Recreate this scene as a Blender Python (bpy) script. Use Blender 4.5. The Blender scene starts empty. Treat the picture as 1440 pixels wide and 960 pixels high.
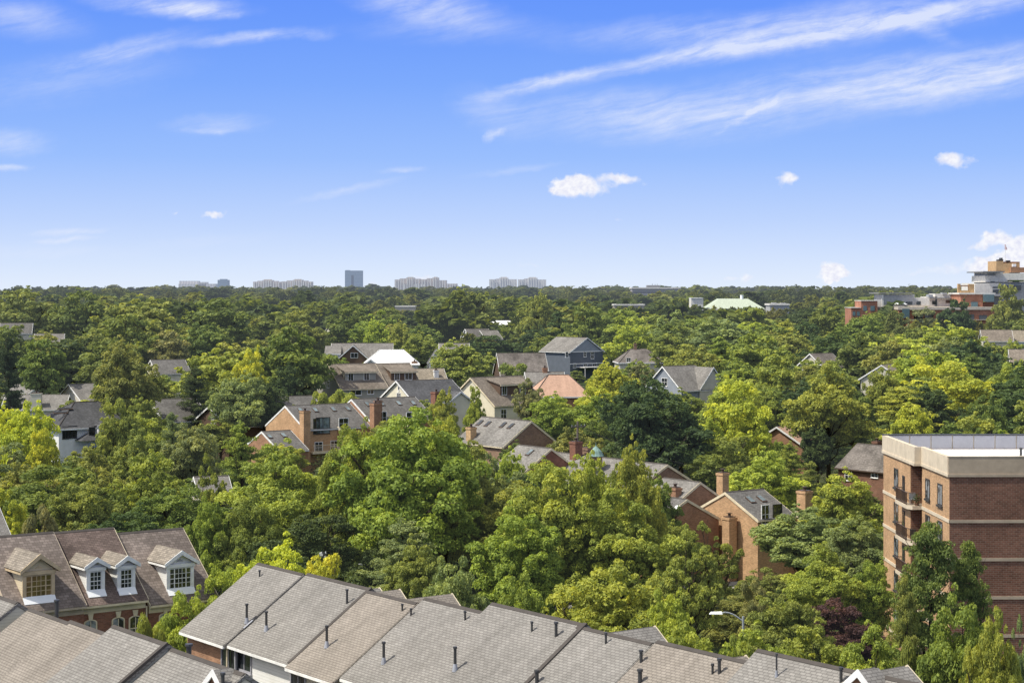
import bpy, math, random
import numpy as np
from mathutils import Vector, Matrix
R = math.radians
random.seed(7)
rng = np.random.default_rng(11)
SC = bpy.context.scene
COL = SC.collection
F, CX, HY, H = 2600.0, 720.0, 409.0, 31.0      # focal length and horizon of the photograph (in its pixels), eye height

def at(px, py, d):
    return Vector(((px-CX)/F*d, d, H-(py-HY)/F*d))
def proj(p):
    return CX+F*p[0]/p[1], HY-F*(p[2]-H)/p[1]
_gy = [0, 200, 350, 600, 1000, 1800, 2800, 4000, 60000]
_gz = [0, 0, 5, 6.5, 8, 12, 18.0, 19, 20]
def ground(x, y):
    return float(np.interp(math.hypot(x*0.5, y), _gy, _gz)) + 0.5*math.sin(x*.021+1)*math.sin(y*.017)

# ------------------------------------------------------------------ node helpers
def lin(c):
    f = lambda v: v/12.92 if v <= .04045 else ((v+.055)/1.055)**2.4
    return tuple(f(v/255) for v in c)
class NT:
    def __init__(s, tree): s.t = tree; s.n = tree.nodes; s.l = tree.links
    def node(s, typ, **kw):
        n = s.n.new(typ)
        for k, v in kw.items():
            setattr(n, k, v)
        return n
    def inp(s, n, key, v):
        sock = n.inputs[key]
        if isinstance(v, bpy.types.NodeSocket): s.l.new(v, sock)
        else:
            if isinstance(v, (tuple, list)) and len(v) == 3 and sock.type == 'RGBA': v = (*v, 1)
            sock.default_value = v
    def math(s, op, a, b=0.0, c=None, clamp=False):
        n = s.node('ShaderNodeMath', operation=op, use_clamp=clamp)
        s.inp(n, 0, a); s.inp(n, 1, b)
        if c is not None: s.inp(n, 2, c)
        return n.outputs[0]
    def mix(s, fac, a, b, mode='MIX'):
        n = s.node('ShaderNodeMix', data_type='RGBA', blend_type=mode)
        s.inp(n, 0, fac); s.inp(n, 6, a); s.inp(n, 7, b)
        return n.outputs[2]
    def noise(s, vec, scale, detail=3, rough=.55, dist=0):
        n = s.node('ShaderNodeTexNoise')
        if vec is not None: s.l.new(vec, n.inputs['Vector'])
        n.inputs['Scale'].default_value = scale; n.inputs['Detail'].default_value = detail
        n.inputs['Roughness'].default_value = rough; n.inputs['Distortion'].default_value = dist
        return n.outputs[0]
    def ramp(s, fac, stops):
        n = s.node('ShaderNodeValToRGB')
        while len(n.color_ramp.elements) < len(stops): n.color_ramp.elements.new(.5)
        for e, (p, c) in zip(n.color_ramp.elements, stops):
            e.position = p; e.color = (*c, 1) if len(c) == 3 else c
        s.l.new(fac, n.inputs[0]); return n.outputs[0]
    def smooth(s, v, a, b, lo=0., hi=1.):
        n = s.node('ShaderNodeMapRange', interpolation_type='SMOOTHSTEP')
        s.inp(n, 0, v); s.inp(n, 1, a); s.inp(n, 2, b); s.inp(n, 3, lo); s.inp(n, 4, hi)
        return n.outputs[0]
    def mapping(s, vec, loc=(0, 0, 0), rot=(0, 0, 0), scale=(1, 1, 1), vt='POINT'):
        n = s.node('ShaderNodeMapping', vector_type=vt)
        s.l.new(vec, n.inputs[0]); n.inputs[1].default_value = loc; n.inputs[2].default_value = rot; n.inputs[3].default_value = scale
        return n.outputs[0]

def newmat(name):
    m = bpy.data.materials.new(name); m.use_nodes = True
    m.node_tree.nodes.clear()
    return m, NT(m.node_tree)
def finish(t, col, rough=.8, spec=.3, metal=0., bump=None, bstr=.3, haze=False):
    p = t.node('ShaderNodeBsdfPrincipled')
    t.inp(p, 'Base Color', col); t.inp(p, 'Roughness', rough); t.inp(p, 'Specular IOR Level', spec); t.inp(p, 'Metallic', metal)
    if bump is not None:
        b = t.node('ShaderNodeBump'); b.inputs['Strength'].default_value = bstr; b.inputs['Distance'].default_value = .02
        t.l.new(bump, b.inputs['Height']); t.l.new(b.outputs[0], p.inputs['Normal'])
    out = t.node('ShaderNodeOutputMaterial')
    sh = p.outputs[0]
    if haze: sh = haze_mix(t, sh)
    t.l.new(sh, out.inputs[0])
def haze_mix(t, sh):          # aerial perspective painted on by emission: grows with the distance north in the world
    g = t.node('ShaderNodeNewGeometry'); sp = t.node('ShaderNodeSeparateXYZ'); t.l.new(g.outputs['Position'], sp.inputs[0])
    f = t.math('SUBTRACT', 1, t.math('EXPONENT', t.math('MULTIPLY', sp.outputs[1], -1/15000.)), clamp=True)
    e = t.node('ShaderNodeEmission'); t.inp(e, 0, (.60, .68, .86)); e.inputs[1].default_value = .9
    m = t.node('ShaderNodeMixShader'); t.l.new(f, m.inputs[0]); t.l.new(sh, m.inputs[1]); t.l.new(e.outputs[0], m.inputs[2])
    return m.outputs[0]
def uv(t): return t.node('ShaderNodeUVMap').outputs[0]
def wpos(t): return t.node('ShaderNodeNewGeometry').outputs['Position']

MAT = {}
def plain(name, c, rough=.7, spec=.3, var=.12, haze=False, metal=0., nscale=1.2):
    m, t = newmat(name); base = t.mix(1, c, c)
    n = t.noise(wpos(t), nscale, 6, .65)
    lo = tuple(v*(1-var*1.6) for v in c); hi = tuple(min(1, v*(1+var*1.3)) for v in c)
    finish(t, t.ramp(n, [(.3, lo), (.7, hi)]), rough, spec, metal, haze=haze); MAT[name] = m; return m
def shingle(name, c, var=.25, w=.32, h=.17, stain=.25, haze=False):
    m, t = newmat(name); u = uv(t)
    b = t.node('ShaderNodeTexBrick'); t.l.new(u, b.inputs[0])
    lo = tuple(v*(1-var) for v in c); hi = tuple(v*(1+var) for v in c); mo = tuple(v*.6 for v in c)
    t.inp(b, 1, lo); t.inp(b, 2, hi); t.inp(b, 3, mo)
    b.inputs['Scale'].default_value = 1; b.inputs['Mortar Size'].default_value = .022; b.inputs['Mortar Smooth'].default_value = .3
    b.inputs['Bias'].default_value = 0; b.inputs['Brick Width'].default_value = w; b.inputs['Row Height'].default_value = h
    w_ = wpos(t)
    n1 = t.noise(w_, .35, 5, .6); n2 = t.noise(w_, 2.4, 4, .7)
    col = t.mix(1, b.outputs[0], t.ramp(n1, [(.3, (1-stain,)*3), (.7, (1+stain*.5,)*3)]), 'MULTIPLY')
    # rain streaks running down the slope
    st = t.noise(t.mapping(u, scale=(1.4, .12, 1)), 1.0, 4, .6)
    col = t.mix(1, col, t.ramp(st, [(.35, (.90, .90, .90)), (.6, (1.03, 1.03, 1.03))]), 'MULTIPLY')
    col = t.mix(1, col, t.ramp(n2, [(.25, (.85, .84, .83)), (.75, (1.12, 1.12, 1.12))]), 'MULTIPLY')
    finish(t, col, .95, .15, bump=b.outputs[1], bstr=-.4, haze=haze); MAT[name] = m; return m
def brick(name, c, mortar, var=.22, w=.26, h=.088, msz=.012):
    m, t = newmat(name); u = uv(t)
    b = t.node('ShaderNodeTexBrick'); t.l.new(u, b.inputs[0])
    t.inp(b, 1, tuple(v*(1-var) for v in c)); t.inp(b, 2, tuple(v*(1+var) for v in c)); t.inp(b, 3, mortar)
    b.inputs['Scale'].default_value = 1; b.inputs['Mortar Size'].default_value = msz; b.inputs['Mortar Smooth'].default_value = .2
    b.inputs['Brick Width'].default_value = w; b.inputs['Row Height'].default_value = h; b.inputs['Bias'].default_value = 0
    n1 = t.noise(wpos(t), .45, 5, .65); n2 = t.noise(wpos(t), 3.0, 3, .6)
    col = t.mix(1, b.outputs[0], t.ramp(n1, [(.3, (.76, .74, .72)), (.7, (1.16, 1.15, 1.13))]), 'MULTIPLY')
    col = t.mix(1, col, t.ramp(n2, [(.3, (.9, .9, .9)), (.7, (1.08, 1.08, 1.08))]), 'MULTIPLY')
    finish(t, col, .9, .2, bump=b.outputs[1], bstr=-.3); MAT[name] = m; return m
def siding(name, c, pitch=.16, dark=.6):
    m, t = newmat(name); u = uv(t)
    sp = t.node('ShaderNodeSeparateXYZ'); t.l.new(u, sp.inputs[0])
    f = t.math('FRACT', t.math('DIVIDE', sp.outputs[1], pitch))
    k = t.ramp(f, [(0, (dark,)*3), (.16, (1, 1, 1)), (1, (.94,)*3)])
    n = t.noise(wpos(t), .8, 4)
    col = t.mix(1, t.mix(1, c, k, 'MULTIPLY'), t.ramp(n, [(.3, (.88, .88, .86)), (.7, (1.04, 1.04, 1.04))]), 'MULTIPLY')
    finish(t, col, .65, .3); MAT[name] = m; return m

shingle('shingle_grey', (.255, .240, .220), var=.11, w=.30, h=.15, stain=.14); shingle('shingle_warm', (.275, .243, .208), var=.07, stain=.16, w=.3, h=.15)
shingle('shingle_brown', (.165, .125, .108), stain=.4); shingle('shingle_taupe', (.215, .178, .155), w=.36, h=.24)
shingle('shingle_dormer', (.27, .235, .195)); shingle('shingle_dark', (.105, .106, .112)); shingle('shingle_mid', (.165, .158, .150))
shingle('shingle_pale', (.235, .222, .205)); shingle('shingle_tan', (.29, .25, .195)); shingle('shingle_brown_mid', (.235, .20, .165))
shingle('shingle_salmon', (.52, .335, .245), var=.08, stain=.12); shingle('shingle_old', (.20, .178, .162), stain=.5)
brick('brick_orange', (.50, .305, .17), (.46, .33, .2)); brick('brick_tan', (.52, .33, .17), (.45, .35, .22))
brick('brick_brown', (.27, .165, .115), (.30, .23, .17)); brick('brick_red', (.25, .105, .07), (.25, .17, .13))
brick('brick_dark', (.185, .085, .056), (.25, .185, .14), w=.40, h=.155, msz=.017); brick('brick_rust', (.34, .18, .105), (.35, .24, .17))  # dark house brick; also paints the shade on the apartment front
brick('brick_salmon', (.40, .165, .105), (.36, .24, .18))
siding('siding_white', (.80, .79, .76)); siding('siding_cream', (.78, .72, .56)); siding('siding_grey', (.36, .345, .30))
siding('siding_blue', (.125, .142, .172)); siding('siding_blue_pale', (.31, .335, .375)); siding('siding_tan', (.66, .55, .38))
siding('siding_brown', (.13, .085, .06)); siding('siding_beige', (.62, .58, .48)); siding('siding_sage', (.32, .35, .30))
plain('white_paint', (.80, .79, .76), .5); plain('cream_paint', (.70, .60, .42), .6); plain('tan_paint', (.56, .43, .27), .6)
plain('trim_tan', (.46, .38, .28), .7); plain('stone_cream', (.60, .51, .385), .85, var=.1); plain('stone_cream_shade', (.42, .335, .24), .85, var=.1)  # last one: the cream stone again, shade put into its colour
plain('dark_metal', (.05, .048, .046), .45, .5); plain('grey_metal', (.32, .34, .36), .4, .5); plain('brown_metal', (.09, .06, .045), .5)
plain('ridge_dark', (.075, .065, .058), .9); plain('concrete', (.45, .43, .39), .9); plain('white_membrane', (.83, .84, .84), .7, var=.04)
plain('panel_grey', (.34, .335, .36), .6, var=.05); plain('lead_grey', (.33, .34, .37), .6); plain('copper_green', (.22, .33, .29), .8, var=.35)
plain('asphalt', (.055, .055, .057), .95, var=.2); plain('wood_pole', (.16, .13, .11), .9); plain('bark', (.075, .058, .045), .95, var=.4, nscale=3)
plain('car_white', (.78, .79, .80), .25, .6, var=.02); plain('car_dark', (.03, .035, .045), .25, .6, var=.02); plain('car_silver', (.42, .44, .46), .25, .6, var=.02)
plain('rubber', (.02, .02, .02), .9); plain('white_metal_roof', (.74, .73, .70), .45, .4, var=.06); plain('blue_tarp', (.05, .12, .5), .6)
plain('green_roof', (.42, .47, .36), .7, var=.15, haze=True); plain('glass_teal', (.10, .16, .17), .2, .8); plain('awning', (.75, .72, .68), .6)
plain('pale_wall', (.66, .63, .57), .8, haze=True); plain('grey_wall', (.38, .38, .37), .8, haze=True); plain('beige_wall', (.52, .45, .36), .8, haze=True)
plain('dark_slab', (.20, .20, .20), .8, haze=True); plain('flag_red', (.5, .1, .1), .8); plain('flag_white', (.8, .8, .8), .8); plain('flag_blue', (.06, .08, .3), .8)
plain('planting', (.06, .10, .025), .9, var=.5)
# glass: dark, reflective, a pale blind or curtain behind some of it
def glassmat(name, c, curtain=None):
    m, t = newmat(name)
    n = t.noise(wpos(t), .9, 2)
    col = t.ramp(n, [(.42, c), (.6, tuple(v*2.2 for v in c))]) if curtain is None else t.ramp(n, [(.45, c), (.52, curtain)])
    finish(t, col, .08, .8); MAT[name] = m
glassmat('glass', (.018, .021, .024)); glassmat('glass_curtain', (.03, .032, .034), (.30, .32, .33)); glassmat('glass_sky', (.10, .125, .13))
glassmat('glass_warm', (.10, .065, .03))
# grass / soil
m, t = newmat('ground_cover'); w = wpos(t)
n1 = t.noise(w, .05, 6, .6); n2 = t.noise(w, 1.1, 6, .7)
c = t.ramp(n1, [(.3, (.035, .05, .014)), (.5, (.05, .075, .018)), (.7, (.075, .075, .035))])
c = t.mix(1, c, t.ramp(n2, [(.3, (.6, .6, .6)), (.7, (1.3, 1.3, 1.3))]), 'MULTIPLY')
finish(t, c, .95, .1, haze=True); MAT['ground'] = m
# leaves: object colour sets the species tint, the mesh carries a tone per leaf
def leafmat(name, haze=False, attr=False):
    m, t = newmat(name)
    a = t.node('ShaderNodeAttribute', attribute_name='tone')
    if attr: base = t.node('ShaderNodeAttribute', attribute_name='tint').outputs['Color']
    else: base = t.node('ShaderNodeObjectInfo').outputs['Color']
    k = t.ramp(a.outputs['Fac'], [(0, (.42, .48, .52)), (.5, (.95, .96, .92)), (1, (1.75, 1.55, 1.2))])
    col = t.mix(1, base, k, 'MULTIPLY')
    p = t.node('ShaderNodeBsdfPrincipled'); t.inp(p, 'Base Color', col); t.inp(p, 'Roughness', .62); t.inp(p, 'Specular IOR Level', .22)
    tr = t.node('ShaderNodeBsdfTranslucent'); t.inp(tr, 0, t.mix(1, col, (1.2, 1.12, .6), 'MULTIPLY'))
    mx = t.node('ShaderNodeMixShader'); mx.inputs[0].default_value = .40
    t.l.new(p.outputs[0], mx.inputs[1]); t.l.new(tr.outputs[0], mx.inputs[2])
    sh = mx.outputs[0]
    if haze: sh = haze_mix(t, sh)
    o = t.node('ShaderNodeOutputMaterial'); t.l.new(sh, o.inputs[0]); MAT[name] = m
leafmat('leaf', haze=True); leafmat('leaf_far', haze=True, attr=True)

# skyline facades: floors and bays of windows
def facade(name, wall, win, fw=3.4, fh=3.0, ww=.55, wh=.5):
    m, t = newmat(name); u = uv(t)
    sp = t.node('ShaderNodeSeparateXYZ'); t.l.new(u, sp.inputs[0])
    fx = t.math('FRACT', t.math('DIVIDE', sp.outputs[0], fw)); fz = t.math('FRACT', t.math('DIVIDE', sp.outputs[1], fh))
    k = t.math('MULTIPLY', t.math('LESS_THAN', fx, ww), t.math('LESS_THAN', fz, wh))
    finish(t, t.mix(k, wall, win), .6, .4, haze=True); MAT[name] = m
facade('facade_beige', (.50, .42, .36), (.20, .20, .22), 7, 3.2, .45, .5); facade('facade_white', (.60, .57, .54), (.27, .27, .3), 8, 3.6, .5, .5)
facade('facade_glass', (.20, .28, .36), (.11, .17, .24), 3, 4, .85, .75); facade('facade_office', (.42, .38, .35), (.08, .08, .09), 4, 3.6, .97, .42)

# ------------------------------------------------------------------ object helpers
def setp(o, label=None, cat=None, group=None, kind=None):
    if label: o['label'] = label
    if cat: o['category'] = cat
    if group: o['group'] = group
    if kind: o['kind'] = kind
    return o
def empty(name, loc, th=0., **kw):
    o = bpy.data.objects.new(name, None); o.empty_display_size = .5; COL.objects.link(o)
    o.location = loc; o.rotation_euler = (0, 0, th); return setp(o, **kw)

class MB:
    def __init__(s): s.v = []; s.f = []; s.m = []; s.mi = 0
    def poly(s, pts):
        i = len(s.v); s.v += [tuple(p) for p in pts]; s.f.append(tuple(range(i, i+len(pts)))); s.m.append(s.mi); return s
    def hull(s, bot, top):           # bot, top: loops counter-clockwise seen from above / outside
        n = len(bot); i = len(s.v); s.v += [tuple(p) for p in bot]+[tuple(p) for p in top]
        s.f.append(tuple(range(i+n-1, i-1, -1))); s.f.append(tuple(range(i+n, i+2*n)))
        for k in range(n):
            j = (k+1) % n; s.f.append((i+k, i+j, i+n+j, i+n+k))
        s.m += [s.mi]*(n+2); return s
    def box(s, x0, x1, y0, y1, z0, z1):
        if x1 < x0: x0, x1 = x1, x0
        if y1 < y0: y0, y1 = y1, y0
        if z1 < z0: z0, z1 = z1, z0
        return s.hull([(x0, y0, z0), (x1, y0, z0), (x1, y1, z0), (x0, y1, z0)], [(x0, y0, z1), (x1, y0, z1), (x1, y1, z1), (x0, y1, z1)])
    def slab(s, pts, t):             # pts: planar loop; thickened along its upward normal
        p = [Vector(q) for q in pts]; n = (p[1]-p[0]).cross(p[2]-p[0]).normalized()
        if n.z < 0: p.reverse(); n = -n
        return s.hull(p, [q+n*t for q in p])
    def prism_x(s, prof, x0, x1):    # prof: (y,z) loop counter-clockwise seen from -x ... made safe below
        a = sum(prof[i][0]*prof[(i+1) % len(prof)][1]-prof[(i+1) % len(prof)][0]*prof[i][1] for i in range(len(prof)))
        if a < 0: prof = prof[::-1]
        return s.hull([(x0, y, z) for y, z in prof], [(x1, y, z) for y, z in prof])
    def prism_y(s, prof, y0, y1):
        a = sum(prof[i][0]*prof[(i+1) % len(prof)][1]-prof[(i+1) % len(prof)][0]*prof[i][1] for i in range(len(prof)))
        if a > 0: prof = prof[::-1]
        return s.hull([(x, y0, z) for x, z in prof], [(x, y1, z) for x, z in prof])
    def tube(s, p0, p1, r0, r1=None, n=8):
        r1 = r0 if r1 is None else r1
        p0 = Vector(p0); p1 = Vector(p1); d = (p1-p0).normalized(); a = d.orthogonal().normalized(); b = d.cross(a)
        c = [math.cos(2*math.pi*k/n) for k in range(n)]; q = [math.sin(2*math.pi*k/n) for k in range(n)]
        return s.hull([p0+(a*c[k]+b*q[k])*r0 for k in range(n)], [p1+(a*c[k]+b*q[k])*r1 for k in range(n)])
    def mat(s, i): s.mi = i; return s
    def build(s, name, mats, parent=None, smooth=False):
        me = bpy.data.meshes.new(name); me.from_pydata(s.v, [], s.f)
        if isinstance(mats, str): mats = [mats]
        for k in mats: me.materials.append(MAT[k])
        me.polygons.foreach_set('material_index', s.m)
        uvl = me.uv_layers.new(name='UVMap').data
        for pl in me.polygons:
            n = pl.normal
            if abs(n.z) > .985: a, b = Vector((1, 0, 0)), Vector((0, 1, 0))
            else: a = Vector((0, 0, 1)).cross(n).normalized(); b = n.cross(a)
            for li in pl.loop_indices:
                c = me.vertices[me.loops[li].vertex_index].co; uvl[li].uv = (c.dot(a)+50, c.dot(b)+50)
            pl.use_smooth = smooth
        me.update()
        o = bpy.data.objects.new(name, me); COL.objects.link(o)
        if parent: o.parent = parent
        return o

PROT = []      # screen rectangles that have to stay clear of filler trees nearer than d
FOOT = []      # footprints (x, y, radius)
LAND = []      # (px, py, d, phrase) landmarks used to word the labels of trees

class House:
    """local frame: origin under the ridge's first end, x along the ridge, front wall on -y, z = 0 on the ground"""
    def __init__(s, name, px, py, d, th, L, W, rise, wall, roof, label, cat='house', trim='white_paint', oh=.4, ro=.3, prot=None,
                 land=None, group=None, hip=False, base=None, cap=True, rake=None, bd=.1):
        p = at(px, py, d); s.th = R(th); s.L, s.W, s.rise, s.wall, s.trim = L, W, rise, wall, trim
        cx = p.x+math.cos(s.th)*L/2; cy = p.y+math.sin(s.th)*L/2
        s.base = (ground(cx, cy)-.4) if base is None else base
        s.hr = p.z-s.base; s.hw = s.hr-rise; s.roofm = roof; s.oh = oh
        s.loc = Vector((p.x, p.y, s.base)); s.ax = Vector((math.cos(s.th), math.sin(s.th), 0)); s.ay = Vector((-math.sin(s.th), math.cos(s.th), 0))
        s.root = empty(name, s.loc, s.th, label=label, cat=cat, group=group)
        FOOT.append((cx, cy, max(L, W)*.5+1))
        if prot: PROT.append((*prot, d-2))
        if land: LAND.append((px, py, d, land))
        h = W/2; hw, hr = s.hw, s.hr
        b = MB()
        if hip:
            hi = min(hip, L/2)
            b.box(0, L, -h, h, 0, hw)
            b.build('wall', wall, s.root)
            r = MB(); e = oh; t = .16; s.slope = rise/h; ez = hw-e*rise/h*.6
            A, B_, C, D = (-e, -h-e, ez), (L+e, -h-e, ez), (L+e, h+e, ez), (-e, h+e, ez); P, Q = (hi, 0, hr), (L-hi, 0, hr)
            r.poly([A, B_, Q, P]); r.poly([C, D, P, Q]); r.poly([B_, C, Q]); r.poly([D, A, P]); r.poly([A, D, C, B_])
            s.roof = r.build('roof', roof, s.root)
            if cap:
                c = MB()
                for u, v in ((A, P), (D, P), (B_, Q), (C, Q), (P, Q)):
                    if (Vector(u)-Vector(v)).length > .1: c.tube(Vector(u)+Vector((0, 0, .02)), Vector(v)+Vector((0, 0, .02)), .09, n=5)
                c.build('ridge_cap', 'ridge_dark' if cap is True else cap, s.roof)
            f = MB()
            for (x0, x1, y0, y1) in ((-e-.03, L+e+.03, -h-e-.06, -h-e+.06), (-e-.03, L+e+.03, h+e-.06, h+e+.06), (-e-.06, -e+.06, -h-e+.07, h+e-.07), (L+e-.06, L+e+.06, -h-e+.07, h+e-.07)):
                f.box(x0, x1, y0, y1, ez-.2, ez+.03)
            f.build('fascia', trim, s.root); return
        s.slope = rise/h
        b.prism_x([(-h, 0), (h, 0), (h, hw), (0, hr), (-h, hw)], 0, L); b.build('wall', wall, s.root)
        r = MB(); t = .16; g = .025
        ze = hw-oh*s.slope
        for sg in (-1, 1):
            r.slab([(-ro, 0, hr+g), (L+ro, 0, hr+g), (L+ro, sg*(h+oh), ze+g), (-ro, sg*(h+oh), ze+g)], t)
        s.roof = r.build('roof', roof, s.root)
        if cap:
            c = MB(); zc = hr+g+t*1.08
            for sg in (-1, 1): c.slab([(-ro, 0, zc+.01), (L+ro, 0, zc+.01), (L+ro, sg*.15, zc+.01-.15*s.slope), (-ro, sg*.15, zc+.01-.15*s.slope)], .035)
            c.build('ridge_cap', 'ridge_dark' if cap is True else cap, s.roof)
        for sg in (-1, 1):
            y = sg*(h+oh)
            MB().box(-ro, L+ro, y+sg*.005, y+sg*.11, ze-.02, ze+.12).build('gutter', trim, s.root)
        for x0, x1 in ((-ro-.06, -ro-.003), (L+ro+.003, L+ro+.06)):
            e1, e2 = h+oh, ze
            MB().prism_x([(0, hr-bd), (-e1, e2-bd), (-e1, e2+g+t+.01), (0, hr+g+t+.01), (e1, e2+g+t+.01), (e1, e2-bd)], x0, x1).build('rake_board', rake or trim, s.root)
    # --- picking points on faces along a line of sight
    def hit(s, px, py, pl):
        o = s.toloc(Vector((0, 0, H))); q = s.toloc(at(px, py, 100)); dr = q-o
        n, k = {'f': (Vector((0, 1, 0)), -s.W/2), 'b': (Vector((0, 1, 0)), s.W/2), 'l': (Vector((1, 0, 0)), 0), 'r': (Vector((1, 0, 0)), s.L),
                'rf': (Vector((0, -s.slope, 1)), s.hr+.185), 'rb': (Vector((0, s.slope, 1)), s.hr+.185)}[pl]
        t_ = (k-o.dot(n))/dr.dot(n)
        return o+dr*t_
    def toloc(s, p):
        q = p-s.loc; return Vector((q.dot(s.ax), q.dot(s.ay), q.z))
    def face(s, fc, off=0.):   # returns map (u, z, out) -> local point
        return {'f': lambda u, z, o: (u, -s.W/2-o-off, z), 'b': lambda u, z, o: (u, s.W/2+o+off, z),
                'l': lambda u, z, o: (-o-off, u, z), 'r': lambda u, z, o: (s.L+o+off, u, z)}[fc]
    def window(s, fc, u, z, w=1., h=1.4, frame='white_paint', glass='glass', mull=(1, 1), off=0., parent=None, name='window', sill=True):
        """u,z = centre"""
        P = s.face(fc, off); b = MB()
        def bx(u0, u1, z0, z1, o0, o1):
            a = P(u0, z0, o0); c = P(u1, z1, o1); b.box(a[0], c[0], a[1], c[1], a[2], c[2])
        t = .09
        bx(u-w/2-t, u-w/2, z-h/2-t, z+h/2+t, -.02, .07); bx(u+w/2, u+w/2+t, z-h/2-t, z+h/2+t, -.02, .07)
        bx(u-w/2, u+w/2, z+h/2, z+h/2+t, -.02, .07); bx(u-w/2, u+w/2, z-h/2-t, z-h/2, -.02, .07)
        for k in range(mull[0]):
            uu = u-w/2+w*(k+1)/(mull[0]+1); bx(uu-.03, uu+.03, z-h/2, z+h/2, .015, .045)
        for k in range(mull[1]):
            zz = z-h/2+h*(k+1)/(mull[1]+1); bx(u-w/2, u+w/2, zz-.025, zz+.025, .018, .042)
        if sill: bx(u-w/2-t-.04, u+w/2+t+.04, z-h/2-t-.07, z-h/2-t-.003, -.02, .12)
        fr = b.build(name, frame, parent or s.root)
        b = MB()
        def bx2(u0, u1, z0, z1, o0, o1):
            a = P(u0, z0, o0); c = P(u1, z1, o1); b.box(a[0], c[0], a[1], c[1], a[2], c[2])
        bx2(u-w/2, u+w/2, z-h/2, z+h/2, -.02, .012)
        if parent is None: b.build('pane', glass, fr)
        return fr
    def winpx(s, fc, px, py, w=1., h=1.4, **kw):
        p = s.hit(px, py, fc); u = p.x if fc in 'fb' else p.y
        return s.window(fc, u, p.z, w, h, **kw)
    def chimney(s, x, y, w, dp, z1, z0=0, m='brick_orange', cap='brown_metal', name='chimney'):
        b = MB().box(x-w/2, x+w/2, y-dp/2, y+dp/2, z0, z1-.25); b.box(x-w/2-.07, x+w/2+.07, y-dp/2-.07, y+dp/2+.07, z1-.25, z1)
        o = b.build(name, m, s.root)
        c = MB().box(x-w/2+.08, x+w/2-.08, y-dp/2+.08, y+dp/2-.08, z1+.002, z1+.1)
        c.tube((x, y, z1+.1), (x, y, z1+.42), .16, .16, 8); c.box(x-.24, x+.24, y-.24, y+.24, z1+.42, z1+.47)
        c.build('chimney_cap', cap, o); return o
    def skylight(s, px, py, w=.75, l=1.15, side='f', glass='glass_sky', xy=None):
        if xy: x, y = xy
        else: p = s.hit(px, py, 'r'+side); x, y = p.x, p.y
        sg = -1 if side == 'f' else 1; z = lambda yy: s.hr-abs(yy)*s.slope+.19
        ca = 1/math.sqrt(1+s.slope**2); y0, y1 = y-sg*l/2*ca, y+sg*l/2*ca
        fr = MB()
        fr.slab([(x-w/2, y0, z(y0)), (x+w/2, y0, z(y0)), (x+w/2, y1, z(y1)), (x-w/2, y1, z(y1))], .13)
        f = fr.build('skylight', 'brown_metal', s.root)
        g = MB().slab([(x-w/2+.08, y0+sg*.06, z(y0+sg*.06)+.15), (x+w/2-.08, y0+sg*.06, z(y0+sg*.06)+.15), (x+w/2-.08, y1-sg*.06, z(y1-sg*.06)+.15), (x-w/2+.08, y1-sg*.06, z(y1-sg*.06)+.15)], .02)
        g.build('pane', glass, f)
    def vent(s, px, py, h=1.0, r=.075, side='f', flash=True):
        p = s.hit(px, py, 'r'+side)
        b = MB().tube((p.x, p.y, p.z-.05), (p.x, p.y, p.z+h), r, r, 10); b.tube((p.x, p.y, p.z+h), (p.x, p.y, p.z+h+.09), r*1.5, r*1.4, 10)
        o = b.build('vent_pipe', 'dark_metal', s.root)
        if flash:
            k = MB().tube((p.x, p.y, p.z-.02), (p.x, p.y, p.z+h*.32), r*2.1, r*1.2, 10)
            sg = -1 if side == 'f' else 1
            zz = lambda y: s.hr-abs(y)*s.slope+.19
            k.slab([(p.x-.28, p.y-.3, zz(p.y-.3)), (p.x+.28, p.y-.3, zz(p.y-.3)), (p.x+.28, p.y+.25, zz(p.y+.25)), (p.x-.28, p.y+.25, zz(p.y+.25))], .02)
            k.build('flashing', 'lead_grey', o)
    def shed(s, x0, x1, yf, zt, side='f', wall=None, top=.25, wins=(), roofm=None):
        """shed dormer: front wall at |y| = yf, flat face up to zt, roof rising back to the ridge"""
        sg = -1 if side == 'f' else 1; zb = s.hr-yf*s.slope
        zr = s.hr-top*s.slope
        b = MB().prism_x([(sg*yf, zb-.2), (sg*yf, zt), (sg*top, zr), (sg*top, zb-.2)], x0, x1)
        d = b.build('shed_dormer', wall or s.wall, s.root)
        k = (zr-zt)/(yf-top)
        r = MB().slab([(x0-.25, sg*top, zr+.03), (x1+.25, sg*top, zr+.03), (x1+.25, sg*(yf+.35), zt+.03-.35*k), (x0-.25, sg*(yf+.35), zt+.03-.35*k)], .14)
        r.build('roof', roofm or s.roofm, d)
        f = MB().box(x0-.27, x1+.27, sg*(yf+.35), sg*(yf+.45), zt-.35*k-.14, zt-.35*k+.1)
        f.build('fascia', s.trim, d)
        for (u, w, h) in wins:
            wz = (zb+zt)/2+.1; b = MB()
            y = sg*yf
            b.box(u-w/2-.1, u+w/2+.1, y-.02*sg, y+.06*sg, wz-h/2-.1, wz+h/2+.1)
            b.mat(1); b.box(u-w/2, u-.03, y+.05*sg, y+.075*sg, wz-h/2, wz+h/2); b.box(u+.03, u+w/2, y+.05*sg, y+.075*sg, wz-h/2, wz+h/2)
            b.build('window', ['white_paint', 'glass'], d)
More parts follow.
